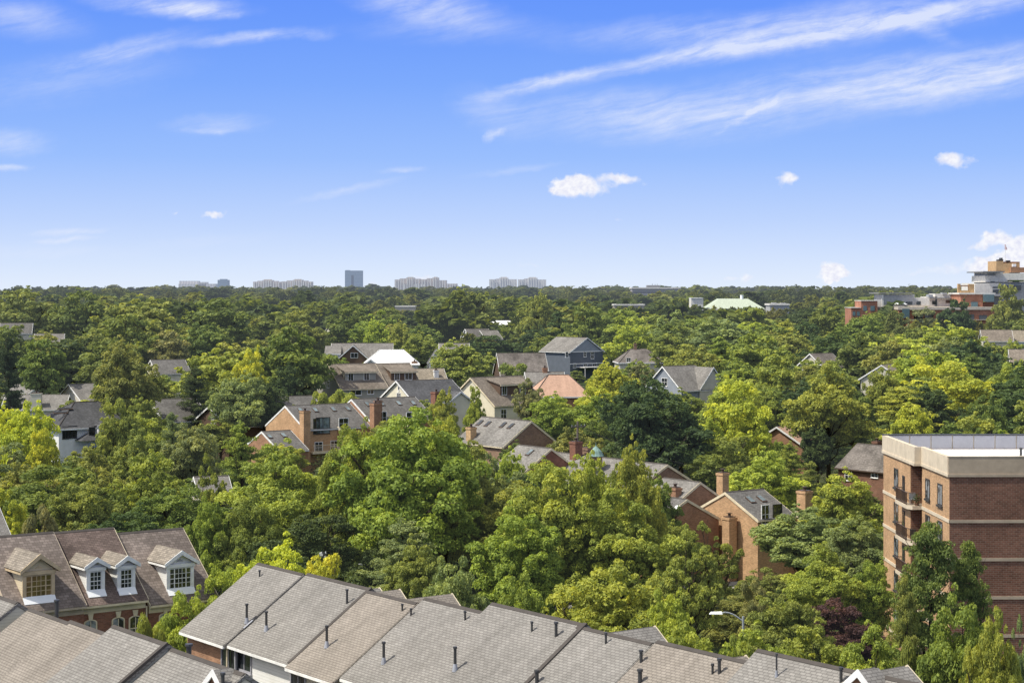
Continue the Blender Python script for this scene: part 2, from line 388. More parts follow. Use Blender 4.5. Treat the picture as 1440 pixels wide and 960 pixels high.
    def cross(s, xc, w, yout, rise, side='f', wall=None, roofm=None, zr=None, name='gable_wing', wins=(), trim=None, oh=.3):
        """a cross gable standing out from one side; ridge at zr runs across into the main roof"""
        sg = -1 if side == 'f' else 1; zr = zr or s.hr-.3; ze = zr-rise; yb = max(0.05, (s.hr-zr)/s.slope-.1)
        b = MB(); prof = [(xc-w/2, 0), (xc+w/2, 0), (xc+w/2, ze), (xc, zr), (xc-w/2, ze)]
        b.prism_y(prof, min(sg*yb, sg*yout), max(sg*yb, sg*yout)); g = b.build(name, wall or s.wall, s.root)
        k = rise/(w/2); r = MB()
        for q in (-1, 1):
            r.slab([(xc, sg*(yb-.0), zr+.03), (xc, sg*(yout+oh), zr+.03), (xc+q*(w/2+oh), sg*(yout+oh), ze+.03-oh*k), (xc+q*(w/2+oh), sg*yb, ze+.03-oh*k)], .14)
        r.build('roof', roofm or s.roofm, g)
        f = MB(); y0, y1 = sg*(yout+oh+.004), sg*(yout+oh+.07)
        for q in (-1, 1):
            f.prism_y([(xc, zr-.1), (xc, zr+.19), (xc+q*(w/2+oh), ze-oh*k+.19), (xc+q*(w/2+oh), ze-oh*k-.09)], min(y0, y1), max(y0, y1))
        f.build('rake_board', trim or s.trim, g)
        for (u, z, ww, wh) in wins:
            y = sg*yout; b = MB()
            b.box(xc+u-ww/2-.1, xc+u+ww/2+.1, y-.02*sg, y+.06*sg, z-wh/2-.1, z+wh/2+.1)
            b.mat(1); b.box(xc+u-ww/2, xc+u-.03, y+.05*sg, y+.075*sg, z-wh/2, z+wh/2); b.box(xc+u+.03, xc+u+ww/2, y+.05*sg, y+.075*sg, z-wh/2, z+wh/2)
            b.build('window', ['white_paint', 'glass'], g)
        return g
    def dormer(s, px, py, w, h, side='f', wall='siding_white', trim='white_paint', roofm='shingle_dormer', lights=1, rise=None, glass='glass'):
        """gabled dormer; px,py = bottom centre of its face, on the roof"""
        p = s.hit(px, py, 'r'+side); x, y = p.x, p.y; sg = -1; zb = p.z-.1; zt = zb+h
        rise = rise or w*.36; k = rise/(w/2+.3); zr = zt+rise
        yb = lambda z: -(s.hr-z)/s.slope
        b = MB(); b.box(x-w/2, x+w/2, y, min(-.1, yb(zt)), zb-.3, zt)
        b.prism_y([(x-w/2, zt+.002), (x+w/2, zt+.002), (x, zt+rise*.86)], y+.001, min(-.1, yb(zt)))
        d = b.build('dormer', wall, s.root)
        r = MB(); ov = .32
        for q in (-1, 1):
            ze = zt-.02
            r.slab([(x, y-ov, zr), (x, yb(zr)+.1, zr), (x+q*(w/2+.3), yb(ze)+.25, ze), (x+q*(w/2+.3), y-ov, ze)], .11)
        r.build('roof', roofm, d)
        f = MB(); y0, y1 = y-ov-.07, y-ov-.003
        for q in (-1, 1):
            f.prism_y([(x, zr-.20), (x, zr+.13), (x+q*(w/2+.33), zt+.08), (x+q*(w/2+.33), zt-.16)], y0, y1)
            f.box(x+q*(w/2+.3)-.04, x+q*(w/2+.3)+.04, y-ov, yb(zt)+.1, zt-.15, zt-.03)
        f.box(x-w/2-.12, x+w/2+.12, y-.16, y-.004, zt-.26, zt-.02)       # frieze under the gable
        f.box(x-w/2-.06, x-w/2+.16, y-.08, y-.003, zb, zt-.26); f.box(x+w/2-.16, x+w/2+.06, y-.08, y-.003, zb, zt-.26)
        f.build('trim', trim, d)
        # little triangular louvre
        MB().prism_y([(x-.28, zt+.12), (x+.28, zt+.12), (x, zt+.12+.28*k)], y-.02, y-.003).build('gable_vent', 'panel_grey' if wall != 'siding_tan' else 'tan_paint', d)
        # window
        b = MB(); z0, z1 = zb+.28, zt-.3; a0, a1 = x-w/2+.17, x+w/2-.17
        b.box(a0, a1, y-.05, y-.002, z0-.08, z1); b.mat(1)
        if lights == 1: cols = [(a0+.07, a1-.07)]
        else:
            q = (a1-a0)*.2; cols = [(a0+.05, a0+q), (a0+q+.09, a1-q-.09), (a1-q, a1-.05)]
        for c0, c1 in cols: b.box(c0, c1, y-.062, y-.049, z0, z1-.06)
        b.mat(0)
        for c0, c1 in cols:
            nx = 1 if c1-c0 < .5 else 3
            for i in range(1, nx): xx = c0+(c1-c0)*i/nx; b.box(xx-.016, xx+.016, y-.075, y-.06, z0, z1-.06)
            for i in range(1, 4): zz = z0+(z1-.06-z0)*i/4; b.box(c0, c1, y-.073, y-.061, zz-.016-(.02 if i == 2 else 0), zz+.016)
        b.build('window', [trim, glass], d)
        # lead apron under the window lying on the roof
        zz = lambda yy: s.hr+yy*s.slope+.2
        MB().slab([(x-w/2-.05, y-.02, zz(y-.02)+.16), (x+w/2+.05, y-.02, zz(y-.02)+.16), (x+w/2+.05, y-.42, zz(y-.42)+.02), (x-w/2-.05, y-.42, zz(y-.42)+.02)], .05).build('apron', 'white_membrane', d)

# ------------------------------------------------------------------ setting: ground, roads
def grid_ground():
    ys = list(np.linspace(-60, 700, 77))+list(np.linspace(740, 4200, 60))+[6000, 9000, 14000, 25000, 45000]
    xs = list(np.linspace(-1, 1, 61))
    V, Fc = [], []
    for y in ys:
        wd = 260+max(y, 0)*.75
        for k in xs: x = k*wd; V.append((x, y, ground(x, y)))
    n = len(xs)
    for j in range(len(ys)-1):
        for i in range(n-1): a = j*n+i; Fc.append((a, a+1, a+n+1, a+n))
    me = bpy.data.meshes.new('ground'); me.from_pydata(V, [], Fc); me.materials.append(MAT['ground'])
    for p in me.polygons: p.use_smooth = True
    o = bpy.data.objects.new('ground', me); COL.objects.link(o); o['kind'] = 'structure'
grid_ground()
def strip(name, pts, w, mat, dz=.06):
    V, Fc = [], []; P = [Vector((x, y, 0)) for x, y in pts]; Q = []
    for a, b in zip(P[:-1], P[1:]):
        k = max(1, int((b-a).length/4)); Q += [a.lerp(b, i/k) for i in range(k)]
    Q.append(P[-1])
    for i, p in enumerate(Q):
        d = (Q[min(i+1, len(Q)-1)]-Q[max(i-1, 0)]).normalized(); nn = Vector((-d.y, d.x, 0))
        for s_ in (-1, 1):
            q = p+nn*s_*w/2; V.append((q.x, q.y, ground(q.x, q.y)+dz))
    for i in range(len(Q)-1): Fc.append((2*i, 2*i+2, 2*i+3, 2*i+1))
    me = bpy.data.meshes.new(name); me.from_pydata(V, [], Fc); me.materials.append(MAT[mat])
    o = bpy.data.objects.new(name, me); COL.objects.link(o); o['kind'] = 'structure'
strip('road', [(-44, 152), (-8, 179), (30, 205), (70, 232)], 9, 'asphalt')
strip('road', [(-24, 180), (-40, 214), (-58, 250)], 8, 'asphalt', .09)
strip('road', [(-2, 113), (20, 131), (60, 158)], 8, 'asphalt', .07)
strip('pavement', [(-41, 146.5), (-5, 173.5), (33, 199.5)], 1.6, 'concrete', .12)

# ------------------------------------------------------------------ foreground townhouses (one grid of streets: e1 = -53.5 deg, e2 = 36.5 deg)
E1, E2 = -53.5, 36.5
rowA = [(363, 796, 108.0, 5.28, 'shingle_grey', 'brick_rust'), (433, 811, 103.8, 6.7, 'shingle_grey', 'siding_white'), (518, 836, 98.2, 4.7, 'shingle_warm', 'siding_beige'),
        (598, 846, 94.2, 5.6, 'shingle_grey', 'siding_white'), (692, 853, 89.6, 7.3, 'shingle_grey', 'siding_beige'), (813, 886, 83.9, 5.15, 'shingle_grey', 'brick_rust'),
        (925, 907, 79.6, 5.9, 'shingle_warm', 'siding_white'), (1066, 919.5, 74.9, 6.1, 'shingle_grey', 'brick_rust'), (1209, 950, 69.9, 6.2, 'shingle_grey', 'brick_rust')]
labA = ['end townhouse with smooth grey shingle roof over rust brick wall and two tall vent pipes', 'townhouse with grey shingle roof above white lap siding, beside the brick end house',
        'townhouse with plain blotchy tan roof between two grey shingled roofs, bottom centre left', 'grey shingled townhouse with two tall vent pipes right of the blotchy tan roof',
        'widest grey shingled townhouse in the front row, dark flashing down its right edge', 'low grey shingled townhouse just right of the dark roof flashing, rear gable behind',
        'townhouse with smooth tan roof in the front row, second rear gable behind it', 'tallest front row townhouse with one thin white based pipe near its ridge',
        'last townhouse of the front row, small white trimmed front gable with brick peak']
A = []
PROTA = []
for i, (px, py, d, L, rm, wm) in enumerate(rowA):
    h = House('townhouse', px, py, d, E1, L, 9.1, 3.1, wm, rm, labA[i], cat='townhouse', ro=.0, oh=.42, trim='white_paint', rake=rm, bd=-.02 if 0 < i < 8 else .05, group='front row townhouses', base=0.)
    A.append(h)
for h, i in ((A[1], 1), (A[4], 4)):        # dark flashing where the roofs step
    k = MB(); t0 = h.hr+.2
    k.slab([(h.L-.13, 0, t0), (h.L+.1, 0, t0), (h.L+.1, -(4.55+.45), t0-(4.55+.45)*h.slope), (h.L-.13, -(4.55+.45), t0-(4.55+.45)*h.slope)], .12)
    k.build('roof_flashing', 'ridge_dark', h.root)
ventsA = [(347, 876, 1., .07), (374.5, 887, 1., .07), (459.5, 910, 1.05, .07), (539.6, 933, 1., .07), (640, 943, 1.05, .07), (365, 811, .32, .05), (488, 848.7, .7, .06),
          (565.7, 859, .3, .05), (578, 865.5, .3, .05), (654, 872, .38, .05), (748, 888, .4, .05), (782, 895, .6, .07), (852, 905, .42, .05), (901.5, 931, .45, .07), (755, 960, .5, .085),
          (900, 960, .5, .09), (1002, 947.5, .35, .05), (1011.6, 947, .55, .07), (1092, 951.5, .85, .035), (1182.7, 959, .5, .06)]
for px, py, hh, r in ventsA:
    for h in A:
        p = h.hit(px, py, 'rf')
        if 0 <= p.x < h.L: h.vent(px, py, hh, r, flash=hh > .8); break
A[0].winpx('f', 322, 925, 1.5, 1.2, mull=(1, 0), frame='panel_grey'); A[1].winpx('f', 344, 926, 1.5, 1.2, mull=(1, 0), frame='panel_grey', off=.0)
A[2].winpx('f', 420, 954, 1.4, 1.2, mull=(1, 0), frame='panel_grey')
MB().tube((A[0].L-.15, -4.72, 5), (A[0].L-.15, -4.72, A[0].hw-.1), .06).build('downpipe', 'cream_paint', A[0].root)
def hc(h, px):      # local x of the ridge point seen at px
    o = h.toloc(Vector((0, 0, H))); q = h.toloc(at(px, 850, 100)); dr = q-o; t_ = -o.y/dr.y; return (o+dr*t_).x
for i, px, yo, w, dz in ((1, 497, 1.0, 2.6, -.25), (2, 526, .95, 2.4, .1), (2, 556, 2.9, 3.4, -.05), (5, 842, 2.6, 3.6, -.05), (6, 994, 1.5, 3.0, -.3), (8, 1216, 1.6, 3.4, .06)):
    h = A[i]; x = hc(h, px)+.2; h.cross(x, w, yo+.2, w*.36, side='b', wall='siding_white', zr=min(h.hr+dz, h.hr+.15) if dz > 0 else h.hr+dz, trim='cream_paint')
A[8].cross(.9, 3.0, .9, 1.3, side='f', wall='brick_rust', zr=A[8].hr+.35, oh=.15)

rowB = [(-40, 826, 98.6, 6.5, 'shingle_grey'), (42, 858, 92.7, 5.0, 'shingle_warm'), (99, 875, 88.9, 5.4, 'shingle_warm'), (160, 882, 84.5, 5.55, 'shingle_grey'), (242, 915, 80.0, 6.6, 'shingle_grey')]
labB = ['leftmost nearest townhouse, grey shingle roof cut by the left edge of the photo', 'townhouse with smooth tan roof in the nearest left row, black pipe behind its ridge',
        'second tan roofed townhouse of the nearest left row, a step lower at its right end', 'nearest left row townhouse with grey shingle roof and dark flashing down its edge',
        'nearest left townhouse at the bottom edge, grey shingles and small white gable']
Bh = []
for i, (px, py, d, L, rm) in enumerate(rowB):
    h = House('townhouse', px, py+3, d, E1, L, 10.6, 3.6, 'siding_beige', rm, labB[i], cat='townhouse', ro=.0, oh=.42, trim='white_paint', rake=rm, bd=-.02, group='nearest left row townhouses', base=0.)
    Bh.append(h)
h = Bh[3]; k = MB(); t0 = h.hr+.2
k.slab([(h.L-.13, 0, t0), (h.L+.1, 0, t0), (h.L+.1, -5.7, t0-5.7*h.slope), (h.L-.13, -5.7, t0-5.7*h.slope)], .12); k.build('roof_flashing', 'ridge_dark', h.root)
Bh[4].cross(Bh[4].L-1.0, 2.0, .8, .8, side='f', wall='brick_rust', zr=Bh[4].hr+.15, oh=.12)
def vent_xy(h, x, y, hh, r):
    z = h.hr-abs(y)*h.slope+.15; b = MB().tube((x, y, z), (x, y, z+hh), r, r, 10); b.tube((x, y, z+hh), (x, y, z+hh+.09), r*1.5, r*1.4, 10); b.build('vent_pipe', 'dark_metal', h.root)
vent_xy(Bh[1], 2.2, .5, 1.0, .1); vent_xy(Bh[4], .6, .5, .55, .12); vent_xy(Bh[4], 6.2, -.8, .6, .08)
House('townhouse', -12, 704, 142, E2+180, 7.0, 10, 4.0, 'brick_brown', 'shingle_grey', 'corner of a grey roof peeking in at the left edge above the dormered row', cat='townhouse', base=0.)

# row C with the dormers
rowC = [(-26, 758.5, 122.0, 8.3, 'shingle_taupe', 'trim_tan'), (60, 749.5, 126.9, 8.5, 'shingle_brown', 'cream_paint'), (163, 749.5, 130.2, 5.15, 'shingle_taupe', 'cream_paint')]
# lengths along the street so that each ridge ends where the next begins
rowC = [(a, b_+4, *c_) for a, b_, *c_ in rowC]
labC = ['brick townhouse with taupe roof and one tan dormer, leftmost of the dormered row', 'brick townhouse with dark stained brown roof and two small white dormers',
        'brick townhouse with taupe roof and one wide white dormer, right end of the dormered row']
C = []
for i, (px, py, d, L, rm, tr) in enumerate(rowC):
    L = [5.25, 5.2, 5.15][i]
    if i == 0: px, py, d = 60-(5.25*.804)/126.9*2600-4, 760, 123.8
    h = House('townhouse', px, py, d, E2, L, 10.4, 3.95, 'brick_red', rm, labC[i], cat='townhouse', ro=.0, oh=.4, trim=tr, group='brick townhouses with dormers', base=0.)
    C.append(h); h.x = 0
    b = MB().box(0.02, L-.02, -5.2-.07, -5.2-.003, h.hw-.75, h.hw-.33); b.build('frieze', tr, h.root)
C[0].dormer(54, 841, 2.1, 1.95, wall='siding_tan', trim='tan_paint', lights=3, rise=1.0, glass='glass_warm')
C[1].dormer(134, 832, 1.2, 1.8, rise=.55); C[1].dormer(177, 829, 1.2, 1.8, rise=.55)
C[2].dormer(253, 829, 1.95, 1.95, lights=3, rise=.8)
def arch_window(h, u, z, w, hh):
    y = -h.W/2; b = MB()
    n = 8; arc = lambda r, zz: [(u+r*math.cos(math.pi*k/n), zz+r*.45*math.sin(math.pi*k/n)) for k in range(n+1)]
    b.prism_y([(u-w/2-.1, z-hh/2)]+arc(w/2+.1, z+hh/2)[::-1]+[(u+w/2+.1, z-hh/2)], y-.05, y-.002)
    b.mat(1).prism_y([(u-w/2, z-hh/2+.08)]+arc(w/2, z+hh/2-.02)[::-1]+[(u+w/2, z-hh/2+.08)], y-.062, y-.049)
    b.mat(0).box(u-.02, u+.02, y-.08, y-.06, z-hh/2, z+hh/2+.1); b.box(u-w/2, u+w/2, y-.078, y-.061, z-.03, z+.03)
    b.prism_y([(u-.12, z+hh/2+w*.24), (u+.12, z+hh/2+w*.24), (u+.2, z+hh/2+w*.24+.42), (u-.2, z+hh/2+w*.24+.42)], y-.09, y-.003)
    b.build('arched_window', ['cream_paint', 'glass_curtain'], h.root)
for h, px, py in ((C[1], 127, 884), (C[1], 166, 880), (C[1], 190, 878), (C[2], 232, 874)):
    p = h.hit(px, py, 'f'); arch_window(h, p.x, p.z-.2, .75, 1.25)
for h, px in ((C[1], 106), (C[2], 205)):
    p = h.hit(px, 860, 'f'); MB().tube((p.x, -5.33, 3), (p.x, -5.33, h.hw-.2), .06).build('downpipe', 'cream_paint', h.root)
PROT += [(0, 745, 300, 850, 115), (262, 800, 420, 950, 100), (100, 850, 200, 880, 118)]
for i in range(9): PROT.append((rowA[i][0]-30, rowA[i][1]+6, rowA[i][0]+110, 960, 68))

# ------------------------------------------------------------------ brick townhouses among the trees
GT = 'brick townhouses among the trees'
T1b = House('townhouse', 401, 572, 290, E2, 11.8, 12.4, 3.3, 'brick_orange', 'shingle_mid', 'orange brick townhouse pair with four skylights and glass balcony door, left of its twin', 'townhouse', oh=.15, ro=.0, group=GT,
            prot=(372, 568, 500, 618), land='the orange brick pair with four skylights')
T1b.chimney(-.25, -6.6, 1.2, 1.3, T1b.hr-.3, m='brick_orange')
for px, py in ((423, 577.5), (443.5, 577), (469, 576), (489, 575)): T1b.skylight(px, py)
T1b.winpx('f', 445, 599, 1.0, 2.2, frame='dark_metal', mull=(0, 0)); T1b.winpx('f', 454, 598, 2.4, 2.4, frame='brown_metal', glass='glass_sky', mull=(1, 0))
T1b.winpx('f', 483, 595, 1.6, 1.5); T1b.winpx('f', 448, 629, 1.3, 1.6, mull=(1, 1)); T1b.winpx('f', 470, 627, 1.2, 1.6, mull=(1, 1))
def wing(h, x, yo, z0, zt, m='brick_orange'):
    y = -h.W/2; b = MB().prism_x([(y+.02, z0), (y+.02, zt+.6), (y-yo, zt-yo*.9), (y-yo, z0)], x-.15, x+.15); o = b.build('wing_wall', m, h.root)
    c = MB().prism_x([(y+.02, zt+.62), (y+.02, zt+.85), (y-yo-.08, zt-yo*.9+.15), (y-yo-.08, zt-yo*.9+.02)], x-.2, x+.2); c.build('coping', 'cream_paint', o)
wing(T1b, 6, 2.0, 0, T1b.hw-.5)
b = MB().box(.6, 5.6, -6.2-1.4, -6.2-.003, T1b.hw-3.6, T1b.hw-3.3)
for k in range(26): b.tube((.65+k*.195, -7.55, T1b.hw-3.3), (.65+k*.195, -7.55, T1b.hw-2.3), .02, n=4)
b.box(.6, 5.6, -7.6, -7.52, T1b.hw-2.32, T1b.hw-2.24); b.build('balcony', 'cream_paint', T1b.root)
T1c = House('townhouse', 494, 562.5, 297, E2, 12.2, 12, 3.3, 'brick_rust', 'shingle_mid', 'rust brick townhouse pair with three chimneys and four skylights, right of the orange pair', 'townhouse', oh=.15, ro=0., group=GT,
            prot=(500, 560, 604, 590))
T1c.chimney(.2, -7.0, 1.4, 1.3, T1c.hr-.2, m='brick_rust'); T1c.chimney(1.9, -5.0, 1.0, 1.0, T1c.hr+.1, m='brick_brown'); T1c.chimney(12.0, -6.6, 1.25, 1.3, T1c.hr+1.2, m='brick_red')
for px, py in ((517, 569), (537, 568), (561, 567.5), (581, 567)): T1c.skylight(px, py)
T1c.winpx('f', 538, 587, 1.3, 1.8); T1c.winpx('f', 578, 586, 1.7, 1.4); wing(T1c, 6.1, 2.0, 0, T1c.hw-.3)
T1a = House('townhouse', 368, 608, 283, E2, 5.0, 11, 2.6, 'brick_rust', 'shingle_mid', 'small low brick townhouse with two skylights left of the orange brick gable', 'townhouse', oh=.15, ro=0., group=GT, prot=(380, 606, 418, 624))
for px, py in ((379, 614), (399, 612.5)): T1a.skylight(px, py)
T2 = House('townhouse', 747, 593.6, 250, 126.5, 11.3, 9.2, 3.15, 'brick_brown', 'shingle_pale', 'brown brick townhouse with row of four dark skylights on its pale roof', 'townhouse', trim='cream_paint', oh=.2, ro=.05, group=GT,
           prot=(670, 586, 785, 620), land='the brown brick gable with four dark skylights')
for px, py in ((675, 595), (686, 596.5), (707.5, 598), (718.5, 599.5)): T2.skylight(px, py, side='b', glass='glass')
T2.chimney(8.4, 4.0, 1.1, 1.0, T2.hr-1.0, m='brick_tan')
T2.winpx('l', 730, 640, 1., 1.3)
T3 = House('townhouse', 775, 632, 225, 126.5, 6.5, 8.0, 2.6, 'brick_red', 'shingle_pale', 'red brick gabled townhouse below the brown one with tall chimney at its right', 'townhouse', trim='cream_paint', oh=.15, ro=0.05, group=GT,
           prot=(735, 628, 802, 650), land='the tall red chimney')
T3.chimney(.3, -4.1, 1.15, 1.1, T3.hr+.75, m='brick_red')
T3.skylight(745, 637, side='b')
T4 = House('townhouse', 938.5, 655, 215, 126.5, 22, 11.6, 3.1, 'brick_brown', 'shingle_pale', 'long pale roofed brick townhouse whose brown gable rises left of a tall orange chimney', 'townhouse', trim='cream_paint', oh=.15, ro=0.05, group=GT,
           prot=(910, 652, 1000, 690), land='the long pale roof behind the middle trees')
T4.chimney(16.5, -1.5, 1.2, 1.2, T4.hr+.9, m='brick_brown')
T4b = House('townhouse', 984.6, 679.7, 205, 126.5, 6, 6.8, 2.0, 'brick_rust', 'shingle_pale', 'small rust brick gable in front of the tall orange chimney', 'townhouse', trim='cream_paint', oh=.12, ro=0.05, group=GT, prot=(965, 678, 1005, 700))
T4b.chimney(-.1, -3.3, 1.0, .95, T4b.hr+1.0, m='brick_orange', name='tall_chimney'); T4b.chimney(1.2, 2.6, 1.1, .9, T4b.hr-.4, m='brick_rust')
T5 = House('townhouse', 1020, 694, 200, E2, 5.6, 10, 2.45, 'brick_orange', 'shingle_mid', 'sunlit orange brick gable end with two skylights, above the parked white cars', 'townhouse', trim='cream_paint', oh=.15, ro=0.05, group=GT,
           prot=(985, 690, 1075, 775), land='the sunlit orange brick gable')
T5.chimney(-.9, -1.6, 1.1, 1.1, T5.hr-2.3, m='brick_orange'); T5.chimney(5.7, 2.0, 1.0, 1., T5.hr-.6, m='brick_rust')
T5.chimney(7.6, -4.4, 1.1, 1.3, T5.hr+.2, m='brick_orange')
for px, py in ((1055.5, 703.5), (1071, 702)): T5.skylight(px, py)
T5.winpx('f', 1076, 723, 1.0, 1.9, frame='white_paint'); T5.winpx('f', 1093, 722, 1.2, 1.9, frame='dark_metal'); wing(T5, 5.7, 1.8, 0, T5.hw-.2)
T5b = House('townhouse', 966, 704, 197, 126.5, 7, 9.2, 2.3, 'brick_rust', 'shingle_mid', 'grey roofed townhouse with one bright skylight left of the orange brick gable', 'townhouse', trim='cream_paint', oh=.15, ro=0.05, group=GT, prot=(945, 703, 1003, 728))
T5b.skylight(950, 716, side='b', glass='white_membrane')
T6 = House('brick_house', 1208, 625, 260, E1, 14, 8.4, 2.9, 'brick_dark', 'shingle_old', 'dark brick house with stained grey roof just left of the apartment block', 'house', trim='brown_metal', oh=.35, ro=.3,
           prot=(1182, 622, 1245, 685), land='the dark brick house beside the apartment block')
T6.winpx('f', 1193, 668, 1.1, 1.3); T6.winpx('f', 1230, 667, 1.1, .7); T6.chimney(1.0, 2.6, 1.0, 1.0, T6.hr+.4, m='brick_dark')

# ------------------------------------------------------------------ detached houses
GH = 'detached houses among the trees'
H1 = House('white_house', 62, 567, 300, E2, 14.5, 12, 3.6, 'siding_white', 'shingle_dark', 'white two storey house with dark hip roof and dark framed windows', hip=5.2, oh=.6, group=GH, prot=(62, 570, 150, 632), land='the white house with dark hip roof')
H1.cross(8.0, 3.6, 7.3, .6, side='f', wall='siding_white', zr=H1.hw+.7, roofm='shingle_dark')
for px, py, w, hh in ((102, 607, 1.3, 1.8), (124.5, 606, .9, 1.3), (127, 633, 1.2, 1.0), (92, 608, .9, 1.8)): H1.winpx('f', px, py, w, hh, frame='dark_metal', off=(1.32 if abs(px-124.5) < 5 else 0))
p = H1.hit(123, 616, 'f'); MB().hull([(p.x-2.2, -8.6, p.z-.2), (p.x+2.2, -8.6, p.z-.2), (p.x+2.2, -6.0, p.z-.2), (p.x-2.2, -6.0, p.z-.2)], [(p.x-.2, -7.0, p.z+.8), (p.x+.2, -7.0, p.z+.8), (p.x+.2, -6.1, p.z+.8), (p.x-.2, -6.1, p.z+.8)]).build('porch_roof', 'shingle_dark', H1.root)
for px, py in ((85, 580.5), (92, 575)): H1.skylight(px, py, w=2.4, l=.5, glass='glass')
H2 = House('grey_house', 98, 541, 380, E2, 8, 12, 3.0, 'siding_beige', 'shingle_pale', 'pale grey roofed house with beige chimney stack behind the white hip roofed house', group=GH, prot=(66, 541, 126, 562))
H2.chimney(5.5, -5.2, 2.0, 1.2, H2.hr+.6, m='siding_beige'); H2.winpx('f', 88, 566, 1.2, 1.0); H2.winpx('l', 74, 560, 1., 1.)
H3 = House('beige_house', 10, 556, 370, 5, 12, 11, 2.5, 'siding_beige', 'shingle_pale', 'low beige house at the left edge with big square beige chimney', group=GH, prot=(5, 553, 64, 575))
H3.chimney(6.5, -4.5, 2.0, 1.6, H3.hr+.7, m='siding_beige')
H3b = House('white_house', 24, 541, 430, -40, 8, 9, 3, 'siding_white', 'shingle_pale', 'small white gabled house by the dark evergreen at the left edge', group=GH, prot=(22, 538, 42, 553))
H3b.winpx('f', 32, 553, 1, 1.2)
H4 = House('cream_house', 213, 507, 450, E2-10, 8, 11, 3.0, 'siding_cream', 'shingle_mid', 'cream house with grey roof peeking out left of the rounded tree', group=GH, prot=(212, 505, 246, 526)); H4.winpx('f', 228, 533, 1, 1.3)
H5 = House('green_house', 341, 461, 690, 30, 9, 11, 3.6, 'siding_sage', 'shingle_dark', 'sage green gabled house with dark solar panels far off on the left', group=GH, prot=(330, 459, 352, 469)); H5.skylight(347, 465, w=3, l=2.5, glass='glass')
H6 = House('brown_house', 296, 572, 305, E2+5, 9, 11, 3.0, 'siding_brown', 'shingle_mid', 'brown gable with white rake boards half hidden left of the brick townhouses', group=GH, prot=(293, 572, 324, 590)); H6.winpx('l', 300, 590, 1, 1)
H7 = House('grey_house', 212, 563, 310, E2, 8, 11, 3.2, 'siding_beige', 'shingle_mid', 'grey roof showing between leafy trees right of the white hip roofed house', group=GH, prot=(206, 564, 232, 582))
H8 = House('grey_house', 383, 559, 325, E2-8, 7.5, 11, 3.0, 'siding_beige', 'shingle_mid', 'grey roofed house directly behind the orange brick gable', group=GH, prot=(386, 558, 436, 570)); H8.winpx('f', 400, 590, 1, 1)
G1 = House('grey_house', 463, 513, 350, 27, 9, 13, 4.2, 'siding_grey', 'shingle_brown_mid', 'grey sided house with brown roof and wide shed dormer with two white windows', group=GH, trim='cream_paint', prot=(458, 512, 527, 552), land='the grey sided house with shed dormer')
G1.shed(1.4, 7.6, 4.6, G1.hr-1.25, wall='siding_grey', wins=((2.5, .95, 1.5), (5.7, .95, 1.5)), top=.4)
for px, py, w in ((521, 550.5, 1.2), (500, 552, 2.2)): G1.winpx('f', px, py, w, .8, mull=(1, 0))
G1.winpx('l', 462, 540, 1., 1.2); G1.winpx('f', 510, 566, 1.2, 1.3)
G2 = House('grey_house', 524, 512.5, 357, 27, 7.5, 12, 4.2, 'siding_grey', 'shingle_brown_mid', 'second brown roofed grey house, its dark dormer half in shade, beside the shed dormered one', group=GH, trim='cream_paint', prot=(522, 512, 568, 540))
G2.shed(2.0, 7.2, 4.4, G2.hr-1.3, wall='siding_brown', wins=((3.2, .9, 1.4), (5.6, 1.4, 1.4)), top=.4); G2.winpx('f', 538, 548, 1., 1.6)
G3 = House('tan_house', 573, 519.5, 365, 15, 7, 11, 3.2, 'siding_tan', 'shingle_tan', 'low house with plain light tan roof and small white chimney', group=GH, prot=(566, 519, 612, 534)); G3.chimney(5.2, -2.6, .9, .9, G3.hr-.1, m='siding_white')
C1 = House('cream_house', 559, 536.5, 318, 33, 10.5, 12, 3.3, 'siding_cream', 'shingle_dark', 'cream gabled house with dark louvred vent and dark grey roof running right', group=GH, prot=(530, 537, 640, 562), land='the cream gable with louvred vent')
C1.winpx('l', 561, 556.5, 1.2, 1.0, mull=(3, 0)); C1.winpx('l', 561, 546, .4, .6, mull=(0, 0))
C1.cross(8.6, 5.0, 6.6, 1.7, wall='siding_cream', zr=C1.hw+1.5); C1.winpx('f', 626, 560, 1, 1.5, off=.62)
W1 = House('white_house', 514, 492, 420, 4, 11.8, 12, 3.0, 'siding_white', 'white_metal_roof', 'white house with bright white metal hip roof and brick chimney', group=GH, hip=3.2, cap='white_paint', prot=(512, 492, 590, 516), land='the white metal hip roof')
W1.chimney(11.0, -5.2, 1.2, 1.2, W1.hw+.5, m='brick_rust'); W1.winpx('f', 560, 520, 1., 1.3); W1.winpx('f', 540, 521, 1.6, 1.6)
W1.cross(1.2, 4.2, 7.0, 1.5, wall='siding_white', roofm='white_metal_roof', zr=W1.hw+1.0)
W2 = House('brown_house', 468, 483.5, 455, 3, 14.5, 12, 3.6, 'siding_brown', 'shingle_pale', 'brown shingled house with pale grey roof and front gable behind the white metal roof', group=GH, prot=(455, 484, 550, 503))
W2.cross(5.2, 7.0, 7.0, 3.1, wall='siding_brown', zr=W2.hr-.25, wins=((.3, W2.hr-2.6, 1.6, 1.1),)); W2.shed(-1.5, 2.0, 6.2, W2.hr-2.2, wall='siding_white', wins=((.1, 2.2, 1.1),), top=1)
WL = House('white_house', 619, 483.5, 432, 4, 6.5, 11, 3.2, 'siding_white', 'shingle_pale', 'white house with a steep small front gable left of the spreading olive tree', group=GH, prot=(600, 484, 640, 518), land='the white house with steep front gable')
